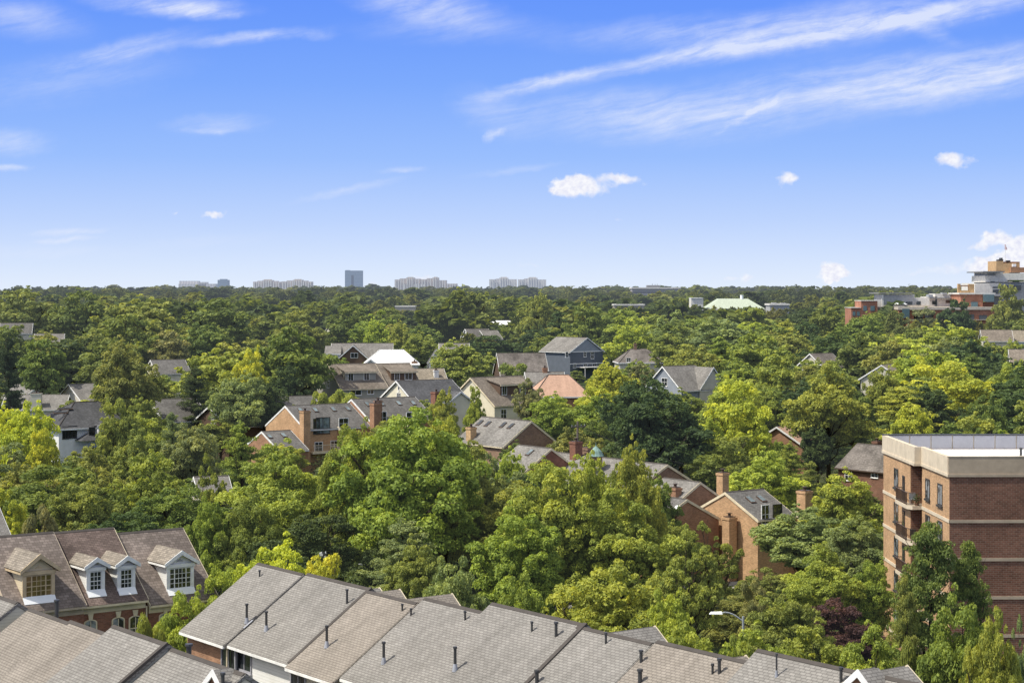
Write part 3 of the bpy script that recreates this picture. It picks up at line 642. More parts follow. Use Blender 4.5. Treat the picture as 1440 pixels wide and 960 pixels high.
WL.cross(-1.0, 3.6, 6.4, 2.8, wall='siding_white', zr=WL.hr-1.2, roofm='shingle_mid', wins=((0, WL.hr-3.6, .8, .8),)); WL.cross(1.2, 6.0, 5.7, 1.2, wall='siding_white', zr=WL.hw+.8, roofm='shingle_pale', wins=((1.2, WL.hw-.9, .9, 1.1),))
for px, py in ((604, 518), (618, 520), (606, 530)): WL.winpx('f', px, py, 1., 1.3)
M1 = House('cream_house', 663, 532, 330, 43, 12, 12.2, 4.5, 'siding_cream', 'shingle_brown_mid', 'cream house with brown roof and long shed dormer, gable facing left', group=GH, trim='cream_paint', prot=(645, 532, 725, 585), land='the cream house with brown shed dormer')
M1.shed(3.0, 11.0, 4.3, M1.hr-1.1, wall='siding_brown', wins=((4.0, 1.0, 1.6), (8.5, 1.2, 1.6)), top=.3); M1.winpx('f', 708, 582, 1.2, 1.6); M1.winpx('l', 655, 575, .9, 1.2)
S1 = House('brick_house', 747, 527, 342, 6, 10.2, 11, 3.6, 'brick_rust', 'shingle_salmon', 'house with bright salmon pink hip roof and dark ridge lines', group=GH, hip=3.2, cap='ridge_dark', prot=(760, 527, 812, 556), land='the salmon pink roof')
S2 = House('grey_house', 740, 524, 356, 4, 7, 9, 2.4, 'siding_beige', 'shingle_pale', 'pale grey roof with small brick chimney right behind the salmon roof', group=GH, prot=(742, 524, 790, 531)); S2.chimney(3.6, 0, .9, .9, S2.hr+.9, m='brick_rust')
R1 = House('brown_house', 700, 497.5, 430, 8, 10.8, 14, 5.0, 'siding_brown', 'shingle_old', 'house with long streaky brown grey roof in the centre of the view', group=GH, prot=(700, 498, 765, 520), land='the long streaky brown roof')
R1.winpx('f', 730, 530, 1., 1.)
B1 = House('blue_house', 825, 475.5, 500, 130, 12, 12, 3.6, 'siding_blue', 'shingle_pale', 'slate blue two storey house with white trim and white patio canopy', group=GH, prot=(780, 476, 846, 520), land='the slate blue house')
for px, py, w, hh in ((797, 498.5, .9, 1.3), (822.5, 498, .9, 1.3), (833, 499, 1.0, 1.9), (808, 514, .9, 1.1), (836, 514, 1.6, 1.0), (823, 514, 1.2, 1.0)): B1.winpx('l', px, py, w, hh)
bm_ = MB(); bm_.prism_x([(-5.4, B1.hw+.05), (5.4, B1.hw+.05), (0, B1.hr-.25)], -.06, -.003); bm_.build('gable_siding', 'siding_blue_pale', B1.root)
MB().box(-.1, -.003, -6, 6, B1.hw-.1, B1.hw+.12).build('trim_board', 'white_paint', B1.root); MB().box(-.1, -.003, -6, 6, B1.hw-3.3, B1.hw-3.1).build('trim_board', 'white_paint', B1.root)
p = B1.hit(824, 516, 'l'); b = MB().box(-3.5, -.02, p.y-3.6, p.y+3.6, p.z, p.z+.15)
for yy in (-3.4, 0, 3.4): b.tube((-3.4, p.y+yy, p.z-2.6), (-3.4, p.y+yy, p.z), .08)
b.build('patio_canopy', 'awning', B1.root)
R2 = House('brown_house', 868, 490.5, 470, 4, 11, 11, 3.2, 'siding_beige', 'shingle_old', 'house with brown hip roof and small chimney right of the slate blue house', group=GH, hip=3.4, prot=(872, 491, 918, 506), land='the small brown hip roof')
R2.chimney(4.6, 0, .7, .7, R2.hr+1.3, m='brick_brown'); R2.winpx('f', 884, 506, 1, .9)
R3 = House('blue_house', 933, 516, 370, 38, 8.5, 10.5, 4.4, 'siding_blue_pale', 'shingle_pale', 'pale blue gabled house with white square window and grey brown roof', group=GH, prot=(920, 517, 978, 552), land='the pale blue gable')
R3.winpx('l', 934.5, 537, 1.6, 1.5, mull=(1, 1))
R3.cross(8.2, 7, 5.6, 4, wall='siding_beige', zr=R3.hr-.2)
for a in [(655, 463, 640, 20, 8, 'siding_white', 'shingle_mid', 'white edged grey roof peeking between far trees left of centre', (650, 463, 664, 469)),
          (676, 465, 640, 25, 6, 'siding_beige', 'shingle_pale', 'pale roof next to the dark conifer among the far trees', (676, 466, 690, 474)),
          (686, 451, 760, 0, 9, 'siding_white', 'white_metal_roof', 'thin bright white roof glimpsed in the far wood above centre', (685, 450, 702, 454)),
          (463, 457.5, 700, 25, 7, 'siding_beige', 'shingle_mid', 'greyish gable glimpsed above the pale roofed brown house', (462, 458, 474, 468)),
          (2, 455, 560, 10, 9, 'siding_beige', 'shingle_mid', 'distant grey roof at the far left edge', (0, 454, 14, 460)),
          (50, 470, 540, 10, 8, 'siding_white', 'shingle_pale', 'white and grey house fragment below the far left trees', (50, 472, 60, 478)),
          (1140, 498, 420, 30, 6, 'siding_beige', 'shingle_old', 'mottled grey roof corner among trees right of centre', (1138, 499, 1154, 507)),
          (1240, 514, 380, 60, 7, 'siding_beige', 'shingle_tan', 'light tan roof sliver between bright trees left of the red complex', (1237, 516, 1248, 534)),
          (1380, 464.5, 520, -8, 8, 'siding_beige', 'shingle_brown_mid', 'brown roofed house in front of the red complex, left of its pair', (1376, 465, 1400, 480)),
          (1405, 465, 525, -8, 7, 'siding_white', 'shingle_tan', 'light mottled roof beside the brown one, right of the pair before the red complex', (1404, 466, 1436, 478)),
          (1420, 492, 420, -12, 9, 'siding_beige', 'shingle_brown_mid', 'brown roof running out of the photo at the right edge', (1420, 493, 1440, 508)),
          (1093, 601, 290, 60, 6, 'brick_rust', 'shingle_salmon', 'dusty pink triangular roof glimpsed between two big trees', (1088, 602, 1104, 622)),
          (276, 672, 212, 20, 3.4, 'siding_beige', 'shingle_pale', 'low pale garage roof amid the left trees by a parked car', (278, 672, 308, 680))]:
    hh = House('house', a[0], a[1], a[2], a[3], a[4], 9, 2.8, a[5], a[6], a[7], group=GH, prot=a[8])
    hh.winpx('f', a[0]+6, a[1]+int(9000/a[2]), 1, 1)

# ------------------------------------------------------------------ apartment block on the right
def apartment():
    c = at(1335, 669.3, 143); th = R(.6)
    r = empty('apartment_block', (c.x, c.y, 0), th, label='tall orange brick apartment block with cream parapet, balconies and flat white roof', cat='apartment block')
    zt = c.z; zr = zt+.22; zp = zt+1.5
    fp = [(0, 0), (32, 0), (32, 21.5), (-.55, 21.5), (-.55, 10.9), (1.5, 10.9), (1.5, 9.1), (0, 9.1)]
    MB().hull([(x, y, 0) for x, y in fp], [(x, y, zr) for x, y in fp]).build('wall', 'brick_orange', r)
    MB().box(.0, 32, -.06, -.003, 0, zt-.06).build('front_wall', 'brick_dark', r)  # same brick as the sides, its shade painted in by darker brick
    MB().box(-.5, 1.45, 10.82, 10.896, 0, zt-.08).build('recess_wall', 'brick_dark', r)  # shaded return wall: the shade is in the darker brick colour
    MB().box(.3, 31.7, .3, 21, zr+.004, zr+.06).build('roof_deck', 'white_membrane', r)
    b = MB(); e = .09
    b.box(-e, .25, .253, 9.0, zt-.05, zp); b.box(-.55-e, .25, 9.003, 9.35, zt-.05, zp)
    b.box(-.55-e, -.25, 9.353, 21.6, zt-.05, zp); b.box(-.247, 32.1, 21.2, 21.6, zt-.05, zp); b.box(-.245, 1.5, 9.36, 10.9, zt-.05, zt+.2)
    o = b.build('parapet', 'stone_cream', r)
    MB().box(-e, 32.1, -e, .25, zt-.05, zp).build('front_parapet', 'stone_cream_shade', r); MB().box(-.15, 32.1, -.15, -.093, zt-.05, zt+.17).build('front_moulding', 'stone_cream_shade', r)  # cream stone of the front, darkened in colour to paint its shade
    MB().box(-.12, 32.12, -.12, .29, zp+.002, zp+.05).build('front_coping', 'stone_cream', r)
    b = MB(); e = .15
    b.box(-e, -.1, -.08, 9.0, zt-.05, zt+.17); b.box(-.55-e, -.1, 8.93, 9.0, zt-.05, zt+.17); b.box(-.55-e, -.65, 9.003, 21.6, zt-.05, zt+.17)
    b.build('moulding', 'stone_cream', o)
    b = MB()
    for k in range(17): b.box(-.2+k*1.9+.05, -.2+k*1.9+1.85, 21.12, 21.19, zr+.1, zp-.02)
    b.build('parapet_panel', 'panel_grey', r)
    b = MB().box(-.66, 32.1, 21.1, 21.65, zp+.003, zp+.09); b.build('coping', 'dark_metal', r)
    b = MB(); fb = MB()
    for k in range(5):
        z = 13.2-2.95*k
        fb.box(-.04, 32.03, -.12, -.062, z-.12, z+.12); b.box(-.06, -.003, -.12, 9.05, z-.13, z+.13); b.box(-.61, -.553, 12.83, 21.55, z-.13, z+.13)
    b.build('stone_band', 'stone_cream', r); fb.build('front_band', 'stone_cream_shade', r)  # front bands: cream stone with shade painted into the colour
    class P: pass
    hs = P(); hs.L, hs.W = 0, 0; hs.root = r
    for k in range(5):
        dz = -2.95*k
        for off, y, z, w, h, m in ((0, 7.05, 14.95, 1.5, 1.65, (1, 0)), (0, 2.9, 14.95, 1.55, 1.7, (1, 0)), (.55, 16.25, 14.9, 1.6, 1.65, (1, 0))):
            b = MB(); t = .12; x = -off
            if y > 6 or True:
                b.box(x-.05, x+.02, y-w/2, y-w/2+t, z+dz-h/2, z+dz+h/2); b.box(x-.05, x+.02, y+w/2-t, y+w/2, z+dz-h/2, z+dz+h/2)
                b.box(x-.05, x+.02, y-w/2+t, y+w/2-t, z+dz-h/2, z+dz-h/2+t); b.box(x-.05, x+.02, y-w/2+t, y+w/2-t, z+dz+h/2-t, z+dz+h/2)
                b.box(x-.045, x+.02, y-.04, y+.04, z+dz-h/2+t, z+dz+h/2-t); b.box(x-.14, x-.003, y-w/2-.1, y+w/2+.1, z+dz-h/2-.16, z+dz-h/2-.003)
            f = b.build('window', 'dark_metal', r)
            MB().box(x-.02, x-.003, y-w/2+t, y+w/2-t, z+dz-h/2+t, z+dz+h/2-t).build('pane', 'glass_curtain', f)
        # balcony
        z = 13.2+dz
        b = MB().box(-.62, -.5, 12.9, 13.7, z+.02, z+2.2); d = b.build('balcony_door', 'dark_metal', r)
        MB().box(-.635, -.615, 13.0, 13.6, z+.15, z+2.1).build('pane', 'glass', d)
        s_ = MB().hull([(-1.15, 9.7, z-.18), (-.8, 9.05, z-.18), (1.5, 9.12, z-.18), (1.5, 10.8, z-.18), (-.56, 10.8, z-.18), (-.56, 14.0, z-.18), (-1.15, 14.0, z-.18)],
                       [(-1.15, 9.7, z+.13), (-.8, 9.05, z+.13), (1.5, 9.12, z+.13), (1.5, 10.8, z+.13), (-.56, 10.8, z+.13), (-.56, 14.0, z+.13), (-1.15, 14.0, z+.13)]).build('balcony', 'stone_cream', r)
        q = MB(); pts = [(-.02, 9.12), (-.8, 9.12), (-1.1, 9.75), (-1.1, 13.95), (-.6, 13.95)]
        for (ax, ay), (bx, by) in zip(pts[:-1], pts[1:]):
            n = max(2, int(math.hypot(bx-ax, by-ay)/.13))
            for i in range(n+1): q.tube((ax+(bx-ax)*i/n, ay+(by-ay)*i/n, z+.13), (ax+(bx-ax)*i/n, ay+(by-ay)*i/n, z+1.15), .016, n=4)
            q.tube((ax, ay, z+1.17), (bx, by, z+1.17), .035, n=6); q.tube((ax, ay, z+.25), (bx, by, z+.25), .025, n=6)
        q.build('railing', 'brown_metal', s_)
    # things on the roof and on the top balcony
    M = Matrix.Translation((c.x, c.y, 0)) @ Matrix.Rotation(th, 4, 'Z')
    def place(x, y, z): return M @ Vector((x, y, z))
    v = MB().tube((0, 0, 0), (0, 0, .55), .11, .11, 10); v.tube((0, 0, .55), (0, 0, .7), .15, .12, 10); o = v.build('roof_vent', 'dark_metal'); o.location = place(9.7, 14.5, zr+.06)
    setp(o, 'small dark vent pipe standing on the flat white roof', 'vent')
    v = MB().hull([(-.3, -.25, 0), (.3, -.25, 0), (.3, .25, 0), (-.3, .25, 0)], [(-.12, -.08, .45), (.12, -.08, .45), (.12, .08, .45), (-.12, .08, .45)]); o = v.build('tarp_bundle', 'blue_tarp')
    o.location = place(15.3, 12.0, zr+.06); setp(o, 'small blue bundle lying on the flat white roof', 'bundle')
    for zc, yy, mm, lb in ((13.33, 11.6, 'grey_metal', 'grey chair on the top balcony of the apartment block'), (10.38, 11.4, 'dark_metal', 'dark chair on the second balcony from the top')):
        e_ = empty('balcony_chair', place(-.5, yy-1.4, zc), th, label=lb, cat='chair')
        MB().box(-.25, .25, -.25, .25, .4, .45).build('seat', mm, e_); MB().box(-.25, .25, .2, .25, .45, .95).build('backrest', mm, e_)
        for sx in (-.22, .22):
            for sy in (-.22, .22): MB().tube((sx, sy, 0), (sx, sy, .4), .02, n=6).build('leg', mm, e_)
    e_ = empty('potted_plant', place(-.35, 9.45, 13.33), 0, label='leafy potted plant at the near corner of the top balcony', cat='plant')
    MB().tube((0, 0, 0), (0, 0, .35), .16, .22, 12).build('pot', 'brick_rust', e_)
    b = MB(); rr = random.Random(3)
    for k in range(160):
        a = Vector((rr.gauss(0, .2), rr.gauss(0, .2), .55+rr.gauss(0, .17))); n = Vector((rr.gauss(0, 1), rr.gauss(0, 1), rr.gauss(0, 1))).normalized(); u = n.orthogonal().normalized()*.07; w_ = n.cross(u)
        b.poly([a-u, a-w_*.5, a+u, a+w_*.5])
    b.build('foliage', 'planting', e_)
    PROT.append((1246, 612, 1440, 745, 142)); PROT.append((1400, 745, 1440, 820, 142)); LAND.append((1290, 640, 143, 'the apartment block')); FOOT.append((48, 154, 18))
apartment()

# ------------------------------------------------------------------ far buildings
def rectpart(b, px0, px1, y0, y1, d, loc, thick):
    p = at(px0, y0, d)-loc; q = at(px1, y1, d)-loc; b.box(p.x, q.x, p.y, p.y+thick, q.z, p.z)
def farb(name, label, d, parts, cat='building', prot=None, land=None, group=None):
    """parts: (part name, material, depth offset, thickness, [(px0,px1,ytop,ybottom)...]); ybottom None = ground"""
    f = parts[0][4][0]; px = (f[0]+f[1])/2; p = at(px, 430, d); loc = Vector((p.x, d, ground(p.x, d)-2))
    r = empty(name, loc, 0, label=label, cat=cat, group=group)
    for nm, m, do, th, rects in parts:
        for i, q in enumerate(rects):
            b = MB(); y1 = q[3] if q[3] is not None else HY-F*(loc.z-H)/d
            rectpart(b, q[0], q[1], q[2], y1, d+do, loc, th); b.build(nm, m, r)
    if prot: PROT.append((*prot, d-3))
    if land: LAND.append((px, f[2], d, land))
    return r
D = 5200
sk = [('hotel_block', 'long pale block with stepped right end, leftmost on the skyline', 251, 303, 395, 'facade_white', [(251, 303, 399), (252, 278, 395), (278, 290, 396.5)]),
      ('office_tower', 'narrow grey blue tower just right of the leftmost skyline block', 306, 320, 393, 'facade_glass', [(306, 320, 393.5), (309, 317, 392.3)]),
      ('apartment_tower', 'beige apartment slab with stepped roof, left of a matching pair', 356, 395, 394, 'facade_beige', [(356, 362, 396), (362, 369, 394.8), (369, 383, 393.8), (383, 390, 395), (390, 395, 396.2)]),
      ('apartment_tower', 'beige apartment slab with stepped roof, right of a matching pair', 397, 439, 394, 'facade_beige', [(396, 403, 395.6), (403, 412, 394.3), (412, 425, 393.4), (425, 432, 394.6), (432, 438.5, 396)]),
      ('glass_tower', 'tallest blue glass tower standing alone on the skyline', 485, 509, 380, 'facade_glass', [(485, 509, 380.4), (485.8, 491, 379.8), (494, 497.5, 387)]),
      ('apartment_tower', 'wide beige slab with white lower block, left half of central skyline cluster', 555, 600, 391, 'facade_beige', [(555, 562, 393), (562, 571, 391.5), (571, 583, 390.4), (583, 591, 392), (567, 597, 398.8)]),
      ('apartment_tower', 'wide beige slab with white wing, right half of central skyline cluster', 597, 643, 391, 'facade_beige', [(592, 600, 392.6), (600, 608, 391.2), (608, 617, 390.3), (617, 628, 394), (628, 643, 398.8)]),
      ('apartment_tower', 'white apartment slab, left of the rightmost skyline pair', 688, 727, 391, 'facade_white', [(688, 697, 392.6), (697, 702, 391.8), (702, 715, 390.5), (715, 727, 392.6)]),
      ('apartment_tower', 'white apartment slab, right of the rightmost skyline pair', 728, 768, 391, 'facade_white', [(728.5, 737, 392.8), (737, 742, 391.6), (742, 756, 390.7), (756, 768, 393)]),
      ('low_block', 'thin low pale block on the skyline left of the stepped block', 205, 250, 406.5, 'facade_white', [(205, 250, 406.8), (226, 240, 405.4)]),
      ('low_block', 'low pale block on the skyline right of the beige pair', 440, 470, 403.5, 'facade_white', [(440, 452, 403.6), (452, 474, 405.5)]),
      ('low_block', 'low pale block on the skyline right of the glass tower', 510, 540, 406, 'facade_white', [(512, 541, 406.2)])]
for nm, lb, x0, x1, yt, mt, rs in sk:
    r = farb(nm, lb, D, [('wall', mt, 0 if i % 2 == 0 else 12, 40, [(a, b_, c_, 416)]) for i, (a, b_, c_) in enumerate(rs)], cat='tower', group='buildings on the skyline')
    loc = r.location
    if mt in ('facade_beige', 'facade_white') and x1-x0 > 35 and nm == 'apartment_tower':
        b = MB()
        for a, b_, c_ in rs:       # balcony stacks standing proud of the slab
            x = a+1.0
            while x < b_-1.2:
                rectpart(b, x, x+1.2, c_+.6, 414, D-4, loc, 7); x += 3.4
        b.build('balcony_stack', 'pale_wall', r)
        b = MB(); a, b_, c_ = rs[2][:3]; rectpart(b, a+2, b_-2, c_-1.0, c_+1, D+10, loc, 20); b.build('plant_room', 'beige_wall', r)
farb('office_building', 'wide flat office building with dark bands and rooftop plant on the horizon', 1900, [
    ('wall', 'facade_office', 0, 30, [(889, 957, 404.5, 420)]), ('roof_slab', 'pale_wall', -4, 38, [(888, 957.5, 404, 406)]), ('plant_room', 'dark_slab', 8, 15, [(910, 928, 401, 404)]),
    ('antenna', 'dark_slab', 10, 1, [(917, 917.6, 398.8, 401), (921, 921.6, 399.5, 401), (924, 924.5, 399, 401)])], prot=(889, 403, 957, 412))
farb('white_shed', 'plain white box building left of the pale green roof', 900, [('wall', 'pale_wall', 0, 12, [(972, 989, 419.5, None)]), ('roof', 'white_membrane', -.5, 13, [(971.8, 989.2, 418.8, 419.6)])], prot=(972, 419, 989, 428))
def green_roof():
    d = 900; p = at(1035, 434, d); loc = Vector((p.x, d, ground(p.x, d)-2)); r = empty('green_roofed_hall', loc, 0, label='broad hall with pale green low pyramid roof', cat='hall')
    a = at(996, 434, d)-loc; b_ = at(1076, 434, d)-loc; zt = (at(1035, 420, d)-loc).z; xa = (at(1014, 420, d)-loc).x; xb = (at(1056, 420, d)-loc).x
    MB().box(a.x+1, b_.x-1, 1, 28, 0, a.z-.1).build('wall', 'pale_wall', r)
    MB().hull([(a.x, 0, a.z), (b_.x, 0, a.z), (b_.x, 30, a.z), (a.x, 30, a.z)], [(xa, 12, zt), (xb, 12, zt), (xb, 18, zt), (xa, 18, zt)]).build('roof', 'green_roof', r)
    MB().tube((xb-3, 12, zt-.5), (xb-3, 12, zt+1.8), .8, .8).build('roof_vent', 'white_membrane', r); MB().box(a.x-.3, b_.x+.3, -.5, -.01, a.z-1, a.z-.1).build('fascia', 'pale_wall', r)
    PROT.append((998, 420, 1074, 433, d-3))
green_roof()
farb('grey_hall', 'low grey roofed hall right of the pale green roof', 880, [('wall', 'grey_wall', 0, 15, [(1083, 1110, 429, None)]), ('roof_edge', 'pale_wall', -1, 17, [(1082, 1111, 427, 429.2)]), ('roof_unit', 'grey_wall', 4, 4, [(1086, 1092, 425.5, 427), (1098, 1105, 426, 427)])], prot=(1083, 427, 1110, 435))
farb('tan_hall', 'long low tan roofed building below the office block on the horizon', 860, [('wall', 'beige_wall', 0, 14, [(864, 906, 429.5, None)]), ('roof_edge', 'pale_wall', -1, 16, [(863, 907, 427.6, 429.6)])], prot=(866, 427, 904, 434))
farb('low_hall', 'small pale low building glimpsed in the far wood right of the beige skyline pair', 1200, [('wall', 'beige_wall', 0, 14, [(556, 583, 431.5, None)]), ('roof_edge', 'pale_wall', -1, 16, [(555, 584, 430, 431.6)])], prot=(556, 430, 583, 436))
# the red complex
d = 650
r = farb('shop_building', 'small red brick building, leftmost piece of the red complex', d, [('wall', 'brick_salmon', 0, 12, [(1197, 1211, 433, None), (1211, 1234, 423, None)]),
    ('cornice', 'pale_wall', -.4, 12.8, [(1210.8, 1234.3, 422.3, 423.2), (1196.5, 1211, 432.3, 433)]), ('window', 'glass_teal', -.15, .3, [(1199, 1203, 438, 444), (1205, 1209, 438, 444), (1214, 1219, 430, 437), (1224, 1230, 430, 437)])], prot=(1197, 423, 1234, 440), land='the red complex')
r = farb('terrace_building', 'grey white modern storey with flat dark roof slab on top of the red complex', d, [('wall', 'grey_wall', 0, 14, [(1240, 1286, 414, 437)]),
    ('wall', 'pale_wall', 1, 12, [(1286, 1307, 418.5, 437)]), ('roof_slab', 'dark_slab', -1.5, 18, [(1236, 1283, 411.4, 413)]), ('window', 'glass', -.15, .3, [(1248, 1252, 424, 430), (1264, 1270, 424, 430), (1274, 1283, 424, 430), (1289, 1295, 423.5, 429)]),
    ('column', 'pale_wall', -.8, .6, [(1240, 1242.5, 414, 433)]), ('parapet', 'beige_wall', -3, .4, [(1242, 1310, 429, 432)])], prot=(1238, 411, 1306, 430))
for i, (a, lb) in enumerate(((1262, 'white sunshade on the terrace, left one'), (1270, 'white sunshade on the terrace, right one'))):
    p = at(a, 428, d-2); e_ = empty('sunshade', (p.x, p.y, p.z-1), 0, label=lb, cat='parasol', group='terrace sunshades')
    MB().tube((0, 0, -1), (0, 0, 1.2), .05).build('pole', 'grey_metal', e_); MB().tube((0, 0, 1.0), (0, 0, 1.7), 1.6, .1, 8).build('canopy', 'white_membrane', e_)
r = farb('shop_building', 'long salmon red brick shopping building with dark windows and an arched entry', 640, [
    ('wall', 'brick_salmon', 0, 25, [(1264, 1400, 435.5, None)]), ('cornice', 'beige_wall', -.6, 26, [(1263, 1400, 431.5, 435.5)]),
    ('cornice', 'beige_wall', -.8, .75, [(1276, 1400, 449.2, 450)]),
    ('bay', 'glass_teal', -.9, .85, [(1269, 1279, 434, 447), (1298, 1308, 450.5, 458)]),
    ('window', 'glass', -.2, .4, [(1285.5, 1291, 442, 450), (1291.6, 1297.5, 442, 450), (1300.5, 1306, 442, 450), (1306.6, 1312.5, 442, 450), (1377, 1388, 443, 450), (1344, 1352, 442, 450), (1360, 1370, 442, 450)]),
    ('awning', 'panel_grey', -2, 1.9, [(1391, 1420, 455, 459)]), ('entry_bay', 'brick_salmon', -3, 2.9, [(1277, 1298, 452, None)]), ('shopfront', 'glass_teal', -.3, .5, [(1395, 1420, 459, 464)]),
    ('wall', 'brick_salmon', 1, 20, [(1400, 1440, 450, None)])], prot=(1280, 434, 1398, 452), land='the red complex')
loc = r.location; b = MB(); cx = (at(1286, 458, 637)-loc); n = 10; rr_ = 6.0*637/2600
b.prism_y([(cx.x-rr_, cx.z-4)]+[(cx.x-rr_*math.cos(math.pi*k/n), cx.z+rr_*.6*math.sin(math.pi*k/n)) for k in range(n+1)]+[(cx.x+rr_, cx.z-4)], -3.15, -3.01); b.build('arch_opening', 'glass', r)
r = farb('terrace_building', 'square red brick block with rooftop pergola at the right of the complex', 645, [
    ('wall', 'brick_salmon', 0, 15, [(1351, 1382, 414, 436)]), ('wall', 'brick_red', 1, 14, [(1382, 1398, 425, 450)]), ('cornice', 'pale_wall', -.5, 16, [(1349, 1400, 411.6, 413.8)]),
    ('bay', 'glass_teal', -1, .9, [(1366, 1375, 424.5, 436), (1383, 1398, 414, 424)]), ('pergola_pier', 'brick_tan', 1, 1.5, [(1347.5, 1351, 399, 411.6), (1362.5, 1370, 399.5, 411.6)]),
    ('pergola_beam', 'brick_rust', 1.2, 1, [(1351, 1362.5, 401, 402.6)]), ('parapet', 'brick_tan', .6, .5, [(1351, 1362.5, 408.3, 411.6)])], prot=(1348, 399, 1398, 435))
r = farb('terrace_building', 'rooftop plant and pale parapets on the lower roof left of the pergola', 660, [('parapet', 'pale_wall', 0, 10, [(1315, 1350, 413, 431), (1303, 1318, 417, 431)]),
    ('plant_unit', 'grey_metal', -1, 4, [(1306, 1312, 414, 418), (1326, 1332, 411.5, 414)]), ('canopy', 'dark_slab', -2, 6, [(1307, 1340, 418.4, 420)]), ('window', 'glass', -.2, .3, [(1330, 1338, 422, 426), (1311, 1317, 423, 428)])], prot=(1305, 412, 1346, 428))
for i, (a, lb) in enumerate(((1325, 'dark flat sunshade on the roof terrace, left of two'), (1336, 'dark flat sunshade on the roof terrace, right of two'))):
    p = at(a, 411.5, 655); e_ = empty('sunshade', p, 0, label=lb, cat='parasol', group='roof terrace sunshades')
    MB().tube((0, 0, -.5), (0, 0, 1.6), .05).build('pole', 'dark_metal', e_); MB().tube((0, 0, 1.45), (0, 0, 1.75), .7, .5, 8).build('canopy', 'dark_metal', e_)
r = farb('terrace_building', 'white stepped upper storeys with projecting roof slab and tan brick penthouse', 665, [
    ('wall', 'pale_wall', 0, 20, [(1371, 1406, 398, 416)]), ('wall', 'grey_wall', 1, 20, [(1406, 1470, 398, 455)]), ('wall', 'pale_wall', 3, 20, [(1385.5, 1401, 387.5, 396.5), (1401, 1480, 384, 396.5)]),
    ('wall', 'grey_wall', 5, 18, [(1387, 1410, 383, 398), (1387, 1480, 396, 398.5)]), ('roof_slab', 'dark_slab', -2, 24, [(1382.5, 1413, 381.2, 382.8)]),
    ('window', 'glass', -.2, .3, [(1396, 1405, 403, 405), (1396, 1405, 407, 413), (1408, 1418, 401, 410), (1423, 1436, 401, 408)]), ('window', 'glass', 2.8, .3, [(1393, 1399, 395.6, 398), (1424, 1433, 395, 398)]),
    ('penthouse', 'brick_tan', 6, 12, [(1401, 1411, 367, 381), (1411, 1434, 370, 384)]), ('penthouse', 'brick_rust', 9, 10, [(1411, 1434, 368, 378)]), ('penthouse', 'brick_rust', 4, 10, [(1421.5, 1446, 376, 383)]),
    ('roof_unit', 'dark_metal', 7, 3, [(1404, 1411, 364.7, 367), (1408, 1410, 362.5, 364.7), (1416, 1421, 366, 368)]), ('roof_unit', 'white_membrane', 5, 2, [(1424, 1429, 371, 375)]), ('planter', 'planting', -1, 3, [(1420, 1440, 393.7, 395.6)])], prot=(1371, 364, 1440, 400))
p = at(1414, 368, 672); e_ = empty('flagpole', p, 0, label='thin flagpole with a limp flag above the tan brick penthouse', cat='flagpole')
MB().tube((0, 0, 0), (0, 0, 6.3), .09, .05).build('pole', 'white_paint', e_)
b = MB()
for k in range(7): b.mi = k % 2; b.hull([(-.06-.0*k, -.02, 6.2-.26*(k+1)), (.1+.09*k, -.02, 6.2-.26*(k+1)), (.1+.09*k, .02, 6.2-.26*(k+1)), (-.3, .02, 6.2-.26*(k+1))], [(-.06, -.02, 6.2-.26*k), (.1+.09*k, -.02, 6.2-.26*k), (.1+.09*k, .02, 6.2-.26*k), (-.3, .02, 6.2-.26*k)])
b.build('flag', ['flag_red', 'flag_white'], e_)

# ------------------------------------------------------------------ cars, lamp, poles, cupola
def make_car(mat, label, loc, th):
    r = empty('parked_car', loc, th, label=label, cat='car', group='parked cars')
    prof = [(-2.25, .35), (2.2, .35), (2.28, .62), (2.15, .85), (1.25, .98), (.55, 1.42), (-1.05, 1.46), (-1.75, 1.08), (-2.22, 1.0), (-2.3, .6)]
    b = MB(); b.prism_y(prof, -.88, .88)
    body = b.build('body', mat, r)
    mod = body.modifiers.new('bevel', 'BEVEL'); mod.width = .09; mod.segments = 2
    g = MB(); q = [(1.12, 1.0), (.52, 1.36), (-1.0, 1.40), (-1.6, 1.04)]
    g.prism_y(q, -.892, -.87); g.prism_y(q, .87, .892)
    g.build('side_windows', 'glass', r)
    w = MB().slab([(1.22, -.74, 1.0), (1.22, .74, 1.0), (.6, .68, 1.40), (.6, -.68, 1.40)], .02); w.build('windscreen', 'glass', r)
    w = MB().slab([(-1.74, -.72, 1.1), (-1.74, .72, 1.1), (-1.1, .66, 1.45), (-1.1, -.66, 1.45)], .02); w.build('rear_window', 'glass', r)
    for sx in (-1.4, 1.4):
        for sy in (-.82, .82):
            t = MB().tube((sx, sy-.1, .33), (sx, sy+.1, .33), .33, .33, 16).build('wheel', 'rubber', r)
            MB().tube((sx, sy-.115, .33), (sx, sy+.115, .33), .19, .19, 10).build('rim', 'grey_metal', t)
    for sy in (-.62, .62):
        MB().box(2.2, 2.3, sy-.17, sy+.17, .62, .76).build('headlight', 'white_membrane', r); MB().box(-2.33, -2.24, sy-.17, sy+.17, .68, .82).build('tail_light', 'flag_red', r)
def gpt(px, d):
    x = (px-CX)/F*d; return Vector((x, d, ground(x, d)+.08))
make_car('car_white', 'white car in front of the sunlit orange brick gable, nearest of three', gpt(1040, 209), R(20))
make_car('car_white', 'white car in the middle of three by the orange brick gable', gpt(1046, 214), R(20))
make_car('car_white', 'white car at the right of three by the orange brick gable', gpt(1060, 217), R(20))
make_car('car_silver', 'silver car glimpsed under the large central tree', gpt(478, 211), R(150)); make_car('car_dark', 'dark car parked beside the low pale garage roof on the left', gpt(317, 284*.76), R(160))
